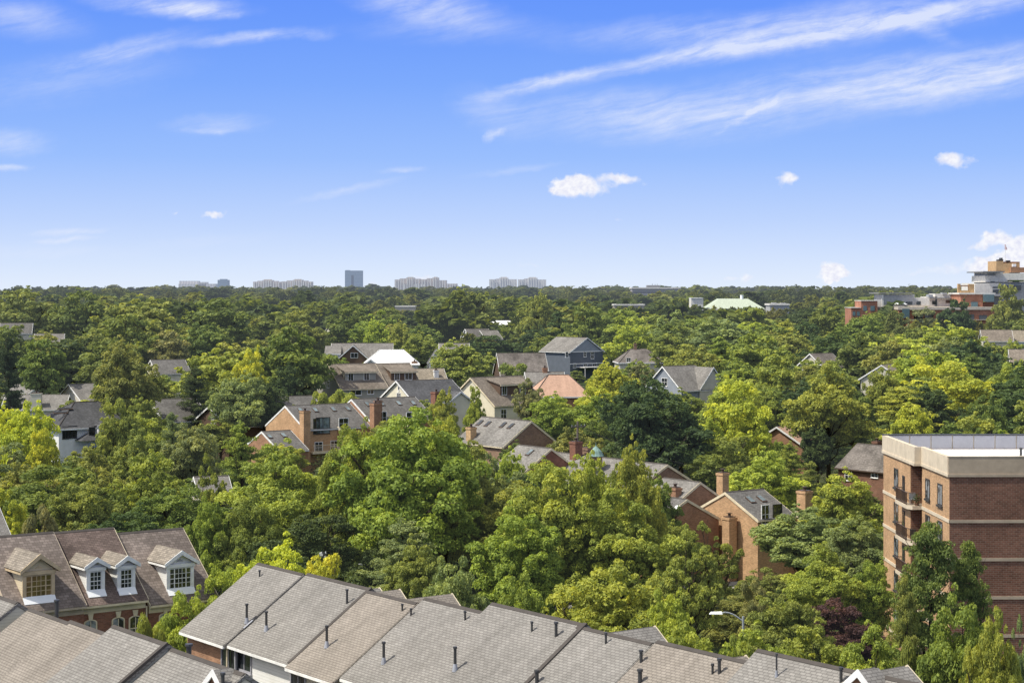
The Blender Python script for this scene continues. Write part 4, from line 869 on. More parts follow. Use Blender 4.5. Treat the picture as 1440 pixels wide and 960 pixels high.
make_car('car_dark', 'dark car beyond the silver one under the central tree', gpt(488, 220), R(150)); make_car('car_white', 'white car near the base of the large central tree', gpt(506, 200), R(40))
def lamp():
    p = at(1045, 864, 112); g = ground(p.x, p.y); e = empty('street_lamp', (p.x, p.y, g), 0, label='tall street lamp with curved arm reaching left above the hedge', cat='street lamp')
    h = p.z-g
    MB().tube((0, 0, 0), (0, 0, h-.1), .11, .07, 10).build('pole', 'grey_metal', e)
    b = MB(); pts = [Vector((0, 0, h-.4))+Vector((-1.3*t, 0, .55*math.sin(t*1.9))) for t in np.linspace(0, 1, 7)]
    for a, c in zip(pts[:-1], pts[1:]): b.tube(a, c, .05, .045, 8)
    b.build('arm', 'grey_metal', e); q = pts[-1]
    b = MB().hull([(q.x-.75, -.1, q.z-.07), (q.x+.05, -.14, q.z-.07), (q.x+.05, .14, q.z-.07), (q.x-.75, .1, q.z-.07)], [(q.x-.65, -.05, q.z+.06), (q.x, -.08, q.z+.08), (q.x, .08, q.z+.08), (q.x-.65, .05, q.z+.06)]); b.build('lamp_head', 'white_membrane', e)
    PROT.append((1008, 858, 1050, 888, 111))
lamp()
def pole(px, ytop, d, label, lean=0):
    p = at(px, ytop, d); g = ground(p.x, p.y); e = empty('utility_pole', (p.x, p.y, g), .6, label=label, cat='pole', group='utility poles'); h = p.z-g
    MB().tube((0, 0, 0), (lean, 0, h), .17, .12, 8).build('pole', 'wood_pole', e); MB().box(lean-1.1, lean+1.1, -.2, -.1, h-.75, h-.6).build('crossarm', 'wood_pole', e)
    for k in (-1, -.45, .45, 1): MB().tube((lean+k, -.15, h-.6), (lean+k, -.15, h-.42), .05, .04, 6).build('insulator', 'grey_metal', e)
    return Vector((p.x, p.y, p.z-.5))
q1 = pole(811, 592, 232, 'slim wooden utility pole rising beside the tall red chimney', .15)
q2 = pole(1061, 664, 225, 'short visible utility pole above the two skylight orange brick house', .25)
b = MB(); pr = None
for k in range(25):
    t = k/24; q = q1.lerp(q2, t); q.z -= 4*1.0*t*(1-t)
    if pr is not None: b.tube(pr-q1, q-q1, .02, n=4)
    pr = q
o = b.build('overhead_wire', 'dark_metal'); o.location = q1; setp(o, 'thin overhead wire sagging between the two utility poles', 'wire')
def cupola():
    p = at(838, 640, 221); e = empty('cupola', p, .2, label='small green copper cupola with finial above the long pale roof', cat='cupola')
    MB().tube((0, 0, -1.6), (0, 0, -.1), 1.15, 1.05, 8).build('base', 'brick_brown', e)
    b = MB(); prof = [(1.35, -.1), (1.15, .25), (.95, .6), (.62, .95), (.35, 1.2), (.12, 1.4)]
    for (r0, z0), (r1, z1) in zip(prof[:-1], prof[1:]): b.tube((0, 0, z0), (0, 0, z1), r0, r1, 12)
    b.build('dome', 'copper_green', e); MB().tube((0, 0, 1.38), (0, 0, 2.0), .07, .02, 6).build('finial', 'copper_green', e)
    e.scale = (.72, .72, .78)
    PROT.append((830, 622, 846, 636, 220))
cupola()
PROT.append((806, 592, 816, 640, 230)); PROT.append((1026, 774, 1070, 792, 208))
# ------------------------------------------------------------------ trees
def unit(v): return v/np.maximum(np.linalg.norm(v, axis=-1, keepdims=True), 1e-9)
def leaf_quads(c, n, size, fold=.25):
    """rhombic leaves: centres c, normals n, sizes -> (4N,3)"""
    N = len(c); r = unit(rng.normal(size=(N, 3))); u = unit(np.cross(n, r)); w = np.cross(n, u)
    s = size[:, None]
    q = np.stack([c-u*s, c-w*s*.62+n*s*fold*.3, c+u*s-n*s*fold*.4, c+w*s*.62+n*s*fold*.3], 1)
    return q.reshape(-1, 3)
def crown_points(kind, seed, nleaf, lsize):
    """returns leaf quads, tones, and twig list; nominal crown 12 m wide, tree 15 m tall"""
    g = np.random.default_rng(seed)
    cl = []      # clumps: centre, radius, tone
    if kind in ('broad', 'oval', 'dome', 'airy'):
        z0, z1, rx = {'broad': (2.0, 15, 6), 'oval': (1.4, 15, 5.6), 'dome': (2.4, 15, 6.2), 'airy': (2.0, 15, 6)}[kind]
        cz = z0+(z1-z0)*(.48 if kind != 'dome' else .36); lobes = []
        nl = g.integers(7, 11)
        for k in range(nl):          # big lobes make an uneven outline
            a = 2*np.pi*k/nl+g.uniform(-.3, .3); el = g.uniform(-.45, .75)
            rr = g.uniform(.42, .66)
            lobes.append((np.array([np.cos(a)*np.cos(el)*rx*rr, np.sin(a)*np.cos(el)*rx*rr, cz+np.sin(el)*(z1-cz)*.62]), g.uniform(.36, .5)*rx))
        lobes.append((np.array([g.uniform(-1, 1), g.uniform(-1, 1), z1-.42*rx]), .42*rx)); lobes.append((np.array([0, 0, cz]), .6*rx))
        for (lc, lr) in lobes:
            lt = g.uniform(-.1, .1); m = int({'airy': 13}.get(kind, 30)*(lr/(.45*rx))**2)
            for j in range(m):
                d = unit(g.normal(size=3)); d[2] = d[2]*.9+.12
                p = lc+d*lr*g.uniform(.66, 1.12)*np.array([1, 1, .9])
                cl.append((p, g.uniform(.42, 1.12)*(.85 if kind == 'airy' else 1), lt+g.uniform(-.16, .16)))
                if g.random() < .35: cl.append((p+np.array([g.normal()*.3, g.normal()*.3, g.uniform(.4, .9)]), g.uniform(.3, .5), lt+.12))
    elif kind == 'conifer':
        for k in range(150):           # boughs: a chain of tufts along each, drooping then turned up at the tip
            t = g.uniform(0, 1); z = 1.0+13.4*t; r = (5.4*(1-t)**.55+.3)*g.uniform(.6, 1.08); a = g.uniform(0, 2*np.pi); bt = g.uniform(-.18, .18)
            for f_ in np.arange(.3, 1.01, .14 if r > 3 else .22):
                q = r*f_; cl.append((np.array([np.cos(a)*q+g.normal()*.15, np.sin(a)*q+g.normal()*.15, z-.12*q+.35*f_**3*1.2]), g.uniform(.42, .8)*(1.15-.45*t)*(1.15-.45*f_), bt+.12*f_+g.uniform(-.08, .08)))
        for k in range(6): cl.append((np.array([g.normal()*.12, g.normal()*.12, 13.2+k*.3]), .5-.04*k, 0))
    elif kind == 'bush':
        for k in range(60):
            d = unit(g.normal(size=3)); d[2] = abs(d[2])
            cl.append((d*np.array([5.6, 5.6, 13])*g.uniform(.55, .95)+np.array([0, 0, .8]), g.uniform(.9, 1.6), g.uniform(-.18, .18)))
    C = np.array([c[0] for c in cl]); Rr = np.array([c[1] for c in cl]); T = np.array([c[2] for c in cl])
    w = Rr**2; cnt = np.maximum(4, (nleaf*w/w.sum()).astype(int)); idx = np.repeat(np.arange(len(cl)), cnt); N = len(idx)
    d = unit(g.normal(size=(N, 3))); d[:, 2] = np.where(d[:, 2] < -.3, -d[:, 2]*.6, d[:, 2]); d = unit(d)
    rad = Rr[idx]*g.uniform(.55, 1.08, N)**.7
    sq = np.array([1, 1, .78]) if kind != 'conifer' else np.array([1.2, 1.2, .75])
    P = C[idx]+d*rad[:, None]*sq
    n = unit(d*np.array([.8, .8, 1])+g.normal(size=(N, 3))*.62+np.array([0, 0, .25]))
    size = lsize*g.uniform(.6, 1.25, N)
    if kind == 'conifer': size *= .8
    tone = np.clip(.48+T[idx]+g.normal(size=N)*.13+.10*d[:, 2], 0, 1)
    return leaf_quads(P, n, size), tone, C, Rr
def leaf_mesh(name, Q, tone, mat='leaf'):
    n = len(Q)//4; me = bpy.data.meshes.new(name)
    me.vertices.add(len(Q)); me.vertices.foreach_set('co', Q.astype(np.float32).ravel())
    me.loops.add(4*n); me.loops.foreach_set('vertex_index', np.arange(4*n, dtype=np.int32))
    me.polygons.add(n); me.polygons.foreach_set('loop_start', np.arange(0, 4*n, 4, dtype=np.int32)); me.polygons.foreach_set('loop_total', np.full(n, 4, dtype=np.int32))
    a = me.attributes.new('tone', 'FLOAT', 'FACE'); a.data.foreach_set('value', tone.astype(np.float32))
    me.materials.append(MAT[mat]); me.update(); me.validate(); return me
def trunk_mesh(kind, seed, C, Rr):
    g = random.Random(seed); b = MB(); top = {'conifer': 14.0}.get(kind, 9.5)
    pts = [Vector((0, 0, -.8))]
    for k in range(1, 7): pts.append(Vector((g.uniform(-.25, .25)*k/3, g.uniform(-.25, .25)*k/3, top*k/6)))
    rad = [.38*(1-.13*k) for k in range(7)]
    for k in range(6): b.tube(pts[k], pts[k+1], rad[k], rad[k+1], 9)
    order = list(range(len(C))); g.shuffle(order)
    for i in order[:({'conifer': 14, 'airy': 60}.get(kind, 42))]:
        c = Vector(C[i]); k = min(5, max(1, int(c.z/top*4.2))); s0 = pts[k]
        mid = s0.lerp(c, .5)+Vector((g.uniform(-.5, .5), g.uniform(-.5, .5), -.35)); r0 = rad[k]*.42
        b.tube(s0, mid, r0, r0*.6, 6); b.tube(mid, c, r0*.6, .03, 5)
        for q in range(3): b.tube(mid.lerp(c, .4+.15*q), c+Vector((g.gauss(0, .8), g.gauss(0, .8), g.gauss(0, .6))), .035, .012, 4)
    o = b.build('trunk', 'bark'); me = o.data; bpy.data.objects.remove(o); return me
LOD = {}
def proto(kind, var, lod):
    k = (kind, var, lod)
    if k not in LOD:
        nleaf, ls = {0: (62000, .150), 1: (32000, .205), 2: (13000, .33)}[lod]
        if kind == 'airy': nleaf = int(nleaf*.42)
        if kind == 'conifer': nleaf = int(nleaf*1.5); ls *= .8
        if kind == 'bush': nleaf = int(nleaf*.6); ls *= 1.15
        Q, tone, C, Rr = crown_points(kind, 100+var*7+len(kind), nleaf, ls)
        ext = np.percentile(np.hypot(Q[:, 0], Q[:, 1]), 98.5); zt = np.percentile(Q[:, 2], 99.7)
        LOD[k] = (leaf_mesh('crown', Q, tone), trunk_mesh(kind, var, C, Rr), ext, zt)
    return LOD[k]
TR = []
GAIN = 1.74
# tint name -> (object colour, words)
TINT = {'bright': ((.310, .305, .034), 'bright yellow green'), 'yellow': ((.37, .34, .035), 'yellow leaved'), 'lime': ((.228, .238, .038), 'lime green'), 'green': ((.158, .178, .032), 'fresh green'),
        'mid': ((.112, .132, .028), 'mid green'), 'olive': ((.178, .182, .040), 'olive green'), 'greygreen': ((.165, .180, .066), 'grey green'), 'dark': ((.056, .076, .020), 'dark green'),
        'deep': ((.026, .038, .015), 'very dark green'), 'purple': ((.070, .036, .026), 'dark purple leaved'), 'rusty': ((.185, .170, .064), 'brownish green')}
FORM = {'broad': 'spreading', 'oval': 'rounded', 'dome': 'domed', 'airy': 'loose open', 'conifer': 'pointed evergreen', 'bush': 'bushy'}
def add_tree(px, ytop, wpx, d, kind, tint, label=None, var=None, bright=1., rz=None):
    x = (px-CX)/F*d; g = ground(x, d); zt = H-(ytop-HY)/F*d; h = max(2.5, zt-g); w = wpx*d/F
    lod = 0 if d < 185 else 1 if d < 330 else 2
    var = random.randrange({0: 3, 1: 3, 2: 3}[lod]) if var is None else var
    cm, tm, ext, ptop = proto(kind, var, lod)
    o = bpy.data.objects.new({'conifer': 'evergreen_tree', 'bush': 'bush'}.get(kind, 'tree'), None); COL.objects.link(o); o.location = (x, d, g); o.empty_display_size = .5
    o.rotation_euler = (0, 0, random.uniform(0, 6.28) if rz is None else rz); sx = w/2/ext; o.scale = (sx, sx, h/ptop)
    j_ = random.uniform(.86, 1.12); j_2 = random.uniform(-.035, .035); j = [j_*(1+j_2-.02), j_*(1-j_2+.01)]; c = TINT[tint][0]; c = [c[0]*GAIN*.97, c[1]*GAIN*1.03, (c[2]+.004)*GAIN*1.05]
    for nm, me in (('crown', cm), ('trunk', tm)):
        q = bpy.data.objects.new(nm, me); COL.objects.link(q); q.parent = o; q.color = (c[0]*j[0]*bright, c[1]*j[1]*bright, c[2]*bright, 1)
    TR.append(dict(o=o, px=px, py=ytop, w=wpx, d=d, kind=kind, tint=tint, label=label, x=x, r=w/2, h=h))
    return o
# the trees one can tell apart: px, top, width, distance, form, tint, label
KEY = [
 (395, 770, 165, 124, 'broad', 'bright', 'bright yellow green tree directly behind the highest end of the front roofs'),
 (452, 785, 110, 121, 'oval', 'bright', 'low bright yellow green tree behind the second front roof'),
 (258, 836, 95, 116, 'oval', 'lime', 'leafy lime tree between the dormered brick row and the end townhouse'), (215, 868, 60, 111, 'bush', 'lime', 'low leafy bush under the arched windows of the dormered row'),
 (318, 803, 90, 128, 'oval', 'lime', 'small lime tree beside the right end of the dormered roofs'),
 (565, 584, 235, 165, 'broad', 'green', 'largest central tree with dark forked trunk seen behind the front roofs'),
 (400, 630, 185, 172, 'broad', 'lime', 'big broad tree below the orange brick townhouse pair'), (480, 668, 120, 185, 'oval', 'green', 'dense tree between the big left one and the largest central tree'),
 (655, 622, 130, 182, 'oval', 'olive', 'tall dull green tree on the right shoulder of the largest central tree'), (690, 640, 110, 190, 'airy', 'greygreen', 'feathery grey green tree in front of the brown brick gable'),
 (345, 700, 110, 160, 'broad', 'green', 'tree right of the dormered roofs in the shade of the big broad one'), (585, 765, 110, 142, 'broad', 'olive', 'lower tree at the foot of the largest central tree'),
 (776, 655, 150, 152, 'oval', 'lime', 'tall sunlit tree left of the cupola'), (896, 634, 90, 160, 'oval', 'lime', 'tall narrow treetop rising before the long pale roof'), (868, 690, 165, 152, 'broad', 'lime', 'wide sunlit tree in the centre right foreground'),
 (725, 722, 160, 141, 'broad', 'green', 'large tree in front of the sunlit tree left of the cupola'), (640, 792, 120, 122, 'broad', 'greygreen', 'grey green tree right behind the roof with rear gables'),
 (845, 800, 210, 117, 'broad', 'lime', 'broad low tree just behind the middle of the front roofs'), (725, 812, 110, 113, 'broad', 'green', 'low tree touching the front roofs right of the grey green one'),
 (935, 835, 110, 110, 'broad', 'lime', 'low tree behind the tan front roof'), (965, 745, 120, 140, 'airy', 'olive', 'sparse tree with visible branches left of the sunlit orange gable'),
 (1000, 735, 90, 160, 'airy', 'green', 'thin open tree in front of the orange brick gable chimney'), (925, 672, 70, 190, 'broad', 'green', 'small dense tree in front of the brown gable'),
 (1068, 796, 110, 165, 'airy', 'olive', 'open branched tree below the parked white cars', ), (1190, 668, 120, 195, 'broad', 'lime', 'soft lime tree in front of the dark brick house'),
 (1125, 715, 150, 185, 'broad', 'greygreen', 'large grey green tree right of the orange brick gable'), (1205, 730, 110, 172, 'broad', 'greygreen', 'grey green tree left of the apartment block wall'),
 (1160, 770, 130, 150, 'broad', 'lime', 'bright leafy tree between the purple shrub and the grey green trees'), (1225, 790, 70, 150, 'oval', 'green', 'green tree touching the left wall of the apartment block'),
 (1104, 838, 130, 134, 'dome', 'olive', 'round olive bush right of the street lamp'), (1180, 848, 150, 138, 'dome', 'purple', 'wide purple leaved shrub above the pale hedge'), (1060, 815, 60, 145, 'bush', 'rusty', 'small brownish shrub half hidden behind the street lamp'),
 (975, 886, 150, 104, 'broad', 'lime', 'leftmost bushy tree of the bright hedge behind the right roofs'), (1060, 888, 170, 104, 'broad', 'lime', 'bushy tree of the bright hedge right of the lamp post'),
 (1145, 884, 170, 106, 'broad', 'lime', 'bushy tree of the bright hedge under the purple shrub'), (1225, 888, 150, 102, 'broad', 'lime', 'rightmost bushy tree of the bright hedge, left of the evergreen'),
 (1308, 742, 185, 108, 'conifer', 'mid', 'tall pointed evergreen standing before the apartment block'), (1362, 768, 125, 109, 'conifer', 'mid', 'shorter second evergreen close against the brick front wall'), (1272, 815, 90, 106, 'conifer', 'olive', 'low olive evergreen at the left foot of the tall pointed one'),
 (1345, 850, 150, 93, 'broad', 'green', 'bright leafy tree in the lower right corner'), (1392, 868, 100, 89, 'broad', 'lime', 'leafy tree nearest the right edge at the bottom'), (1290, 905, 70, 95, 'bush', 'green', 'bush below the evergreens at the end of the front roofs'), (1428, 868, 50, 100, 'airy', 'greygreen', 'pale airy treetop at the right edge'),
 # left side
 (34, 568, 92, 232, 'broad', 'bright', 'bright yellow green tree below the beige chimney at the left edge'), (8, 575, 60, 236, 'broad', 'bright', 'bright tree cut by the left edge under the beige house'), (165, 563, 66, 238, 'oval', 'olive', 'olive tree right of the white hip roofed house'),
 (60, 604, 50, 225, 'oval', 'bright', 'small bright tree against the white hip roofed house'), (218, 640, 130, 188, 'dome', 'green', 'glossy domed green tree above the dormered roofs'), (130, 632, 120, 205, 'broad', 'olive', 'yellowish tree below the porch of the white hip roofed house'),
 (190, 605, 90, 215, 'broad', 'olive', 'olive tree left of centre of the left woods'), (40, 655, 130, 190, 'broad', 'olive', 'broad olive tree low at the left edge'), (120, 680, 130, 172, 'broad', 'olive', 'yellow olive tree right behind the dormered roofs'), (10, 690, 90, 165, 'broad', 'bright', 'yellowish tree behind the leftmost dormer roof'),
 (60, 715, 80, 150, 'bush', 'rusty', 'low brownish shrub touching the ridge of the dormered row'), (268, 598, 95, 238, 'broad', 'greygreen', 'pale grey green tree left of the low garage roof'), (340, 598, 90, 222, 'conifer', 'green', 'soft green evergreen left of the small low brick townhouse'), (300, 640, 60, 200, 'airy', 'green', 'open tree beside the low pale garage roof'),
 (292, 705, 80, 160, 'broad', 'green', 'green tree above the right end of the dormered roofs'), (242, 582, 60, 250, 'conifer', 'greygreen', 'grey evergreen between the white house and the brown gable'),
 (178, 484, 100, 300, 'oval', 'olive', 'tall lumpy olive tree right of the beige chimney stack'), (310, 494, 130, 330, 'dome', 'lime', 'wide domed green tree left of the dark oak'), (352, 492, 50, 322, 'oval', 'bright', 'yellowest small tree in front of the dark oak'), (410, 462, 115, 345, 'broad', 'mid', 'big dark oak left of the grey sided house'),
 (405, 515, 60, 335, 'dome', 'dark', 'dark rounded tree touching the grey sided house'), (335, 530, 90, 300, 'oval', 'greygreen', 'grey green tree behind the brown gable with white rakes'), (275, 520, 80, 310, 'conifer', 'dark', 'dark evergreen behind the grey roof left of centre'), (375, 535, 60, 305, 'oval', 'dark', 'dark narrow tree left of the grey roof behind the orange gable'),
 (12, 478, 55, 300, 'conifer', 'deep', 'very dark evergreen at the left edge'), (100, 478, 130, 405, 'dome', 'dark', 'dark green broad tree above the pale grey roofed house'), (60, 478, 70, 380, 'oval', 'mid', 'rounded mid green tree next to the very dark left evergreen'), (238, 466, 60, 460, 'oval', 'rusty', 'thin brownish tree left of the domed green one'),
 (200, 424, 150, 500, 'dome', 'olive', 'large olive dome in the upper left woods'), (32, 408, 110, 600, 'dome', 'olive', 'large rounded olive tree at the left horizon'), (118, 411, 95, 590, 'dome', 'mid', 'rounded tree right of the left horizon dome'), (302, 421, 110, 560, 'dome', 'mid', 'rounded wide tree under the stepped skyline block'),
 (480, 549, 62, 306, 'bush', 'lime', 'light green bushes between the grey sided house and brick townhouses'), (450, 552, 40, 304, 'bush', 'lime', 'small light bush left of the light green pair'),
 (650, 482, 95, 405, 'dome', 'olive', 'wide spreading olive tree right of the white house with steep gable'), (722, 512, 60, 365, 'bush', 'green', 'green shrub between the olive tree and the salmon roof'),
 (746, 533, 52, 308, 'airy', 'rusty', 'brownish flowering tree in front of the salmon roof'), (775, 558, 95, 280, 'broad', 'green', 'fresh green tree below the salmon roof'), (668, 545, 34, 285, 'oval', 'lime', 'slender young tree against the cream gable'), (624, 550, 44, 280, 'oval', 'lime', 'young tree right of the dark roofed cream house'),
 (862, 512, 75, 320, 'oval', 'bright', 'bright yellow green tree below the slate blue house'), (835, 545, 70, 300, 'oval', 'bright', 'yellow green tree between salmon roof and the big dark tree'), (895, 532, 118, 272, 'dome', 'dark', 'big dark green tree left of the brightest yellow one'), (840, 590, 60, 262, 'broad', 'mid', 'tree shading the top of the utility pole'),
 (1037, 538, 112, 250, 'dome', 'bright', 'brightest yellow green tree in the middle right'), (1000, 590, 70, 245, 'broad', 'lime', 'lime tree tucked left under the brightest yellow one'), (1165, 516, 120, 272, 'broad', 'lime', 'big sunlit tree left of the dark brick house'), (1090, 500, 80, 330, 'oval', 'lime', 'lime tree behind the brightest yellow one'), (1200, 545, 70, 285, 'broad', 'mid', 'mid green tree above the dark brick house roof'),
 (1112, 625, 62, 240, 'conifer', 'olive', 'loose olive evergreen behind the two skylight orange house'), (1080, 640, 50, 244, 'conifer', 'greygreen', 'grey green evergreen right of the short utility pole'), (1150, 600, 60, 268, 'broad', 'dark', 'dark tree shading the left end of the dark brick house'), (1140, 650, 60, 232, 'conifer', 'olive', 'small olive evergreen left of the dark brick house'),
 (1328, 510, 165, 292, 'dome', 'bright', 'largest yellow tree above the apartment block roof'), (1245, 520, 70, 300, 'oval', 'lime', 'lime tree left of the largest yellow tree'), (1420, 512, 70, 300, 'oval', 'lime', 'green tree at the right edge above the white flat roof'), (1390, 560, 90, 255, 'dome', 'mid', 'tree directly behind the grey parapet at right'), (1280, 570, 80, 250, 'broad', 'bright', 'yellowish tree behind the left corner of the apartment block'),
 (1345, 422, 56, 600, 'dome', 'dark', 'dark round tree in front of the red complex arch'), (1418, 402, 60, 600, 'dome', 'olive', 'olive treetop covering the right end of the red complex'), (1330, 458, 120, 480, 'dome', 'lime', 'wide lime tree in front of the red complex'), (1160, 432, 70, 560, 'broad', 'mid', 'tall dark leaved tree left of the red complex'), (1170, 470, 100, 430, 'broad', 'dark', 'big dark tree right of centre below the red complex'),
 (1258, 438, 60, 570, 'dome', 'mid', 'rounded tree in front of the left end of the red complex'), (1290, 462, 70, 500, 'dome', 'green', 'rounded tree below the arched entry of the red complex'), (1000, 482, 90, 420, 'dome', 'mid', 'rounded tree above the pale blue gable'), (950, 470, 80, 440, 'airy', 'olive', 'olive tree right of the brown hip roof'), (905, 512, 50, 400, 'airy', 'rusty', 'brownish thin tree below the brown hip roof'),
 (950, 738, 80, 180, 'broad', 'green', 'tree covering the wall left of the sunlit orange brick gable'), (1030, 838, 120, 150, 'broad', 'olive', 'olive tree behind the lamp head'), (385, 626, 66, 268, 'broad', 'lime', 'tree at the foot of the small low brick townhouse'),
 (694, 457, 60, 735, 'dome', 'mid', 'far dome just under the thin bright white roof'), (1092, 622, 40, 262, 'broad', 'green', 'tree under the dusty pink triangular roof'), (1040, 900, 90, 98, 'broad', 'lime', 'nearest leafy tree of the bright hedge'),
 (492, 602, 95, 168, 'oval', 'green', 'left shoulder of the largest central tree, a tree against the rust brick pair'), (628, 590, 80, 172, 'oval', 'lime', 'tree at the right of the largest central treetop, below the dark roofed cream house'),
 (838, 646, 90, 156, 'oval', 'lime', 'sunlit tree covering the base of the copper cupola'), (722, 640, 70, 205, 'oval', 'lime', 'tree in front of the pale roof of the red brick gable'), (868, 655, 60, 170, 'oval', 'green', 'green treetop over the middle of the long pale roof'),
 (14, 459, 84, 470, 'dome', 'mid', 'mid green dome hiding the far left grey roof'), (66, 471, 74, 480, 'dome', 'olive', 'olive dome in front of the white house fragment at far left'), (1050, 455, 90, 520, 'dome', 'lime', 'sunlit dome in front of the pale green roof'),
 (880, 445, 90, 560, 'dome', 'lime', 'sunlit dome below the office block on the horizon'), (1110, 470, 80, 470, 'oval', 'olive', 'olive tree well below the low grey roofed hall'), (420, 438, 90, 560, 'dome', 'olive', 'olive dome above the big dark oak'), (500, 430, 80, 600, 'dome', 'mid', 'mid green dome under the glass tower'),
 (830, 432, 90, 560, 'dome', 'mid', 'mid green dome left of the office block on the horizon'), (1080, 520, 70, 360, 'dome', 'lime', 'lime dome right of the pale blue gable'), (470, 466, 62, 600, 'dome', 'mid', 'rounded tree hiding a far greyish gable above the pale roofed brown house'), (200, 560, 50, 292, 'oval', 'olive', 'olive tree covering the cream wall right of the white hip roofed house'),
 (690, 472, 70, 560, 'dome', 'dark', 'dark round tree right of the white edged far roof'), (150, 540, 70, 340, 'dome', 'lime', 'lime tree behind the ridge of the white hip roofed house'), (665, 478, 26, 600, 'conifer', 'deep', 'slim dark conifer among the far grey roofs'),
 (660, 408, 85, 700, 'dome', 'olive', 'tallest rounded tree on the horizon right of the beige skyline cluster'), (755, 415, 60, 640, 'dome', 'olive', 'rounded treetop below the rightmost skyline pair'), (565, 455, 44, 520, 'oval', 'olive', 'light olive rounded tree above the brown shingled house'), (530, 452, 40, 540, 'oval', 'lime', 'lime tree left of the light olive rounded one'),
]
for k in KEY: add_tree(*k[:6], label=k[6])

def clear(px, ytop, ybot, wpx, d):
    for x0, y0, x1, y1, dd in PROT:
        if d < dd and px+wpx*.46 > x0 and px-wpx*.46 < x1 and ytop < y1-1 and ybot > y0: return False
    return True
# ---- trees standing just in front of the houses, their tops below what the photograph shows of them
rs = random.Random(9)
for (x0, y0, x1, y1, dd) in list(PROT):
    if dd < 209 or dd > 620 or x1-x0 < 12: continue
    dt = max(150, dd-rs.uniform(7, 14)); wd = 8.5*F/dt; n = max(1, int((x1-x0)/wd+.3))
    for k in range(n):
        px = x0+(x1-x0)*(k+.5)/n+rs.uniform(-3, 3); x = (px-CX)/F*dt; yt = y1+rs.uniform(0, 4)*260/dt; h = H-(yt-HY)/F*dt-ground(x, dt)
        if h < 2 or any(math.hypot(x-fx, dt-fy) < fr*.8 for fx, fy, fr in FOOT) or any(math.hypot(x-t['x'], dt-t['d']) < t['r']*.8 for t in TR): continue
        if not clear(px, yt, yt+200, min(wd, h*1.3*F/dt), dt): continue
        add_tree(px, yt, min(wd, h*1.3*F/dt), dt, 'broad' if h > 5 else 'bush', rs.choice(['lime', 'green', 'olive', 'mid', 'green']))
print('SKIRT', len(TR))
# ---- filler trees, drawn world-wards: reject those that would stand in houses or hide what the photograph shows
FILL = 178; cnt = 0; tries = 0
r2 = random.Random(5)
bands = [(150, 215, 18), (215, 300, 30), (300, 420, 46), (420, 640, 66)]
def ntall(px):      # foliage colour drifts across the place
    return r2.choice(['green', 'mid', 'olive', 'mid', 'green', 'dark', 'lime', 'greygreen', 'olive', 'dark'])
for d0, d1, nb in bands:
    made = 0; tries = 0
    while made < nb and tries < 9000:
        tries += 1
        d = math.sqrt(r2.uniform(d0*d0, d1*d1)); px = r2.uniform(-30, 1470); x = (px-CX)/F*d; g = ground(x, d)
        full = tries < 5000
        h = r2.uniform(11, 18) if full else r2.uniform(4, 9); w = h*r2.uniform(.8, 1.15)
        if full and d > 380: h *= r2.uniform(.9, 1.2); w *= 1.18
        if any(math.hypot(x-fx, d-fy) < fr+w*.32 for fx, fy, fr in FOOT): continue
        if any(math.hypot(x-t['x'], d-t['d']) < (t['r']+w/2)*.72 for t in TR): continue
        _, yt = proj((x, d, g+h)); _, yb = proj((x, d, g+1)); wpx = w*F/d
        if not clear(px, yt, yb, wpx, d): continue
        if d < 215 and px < 560 and yt < 640: continue
        if px > 1240 and d < 143: continue
        kind = r2.choice(['broad', 'oval', 'dome', 'broad', 'oval', 'dome', 'conifer' if full else 'bush', 'airy'])
        if not full: kind = 'bush'
        add_tree(px, yt, wpx, d, kind, ntall(px)); made += 1
print('TREES', len(TR))

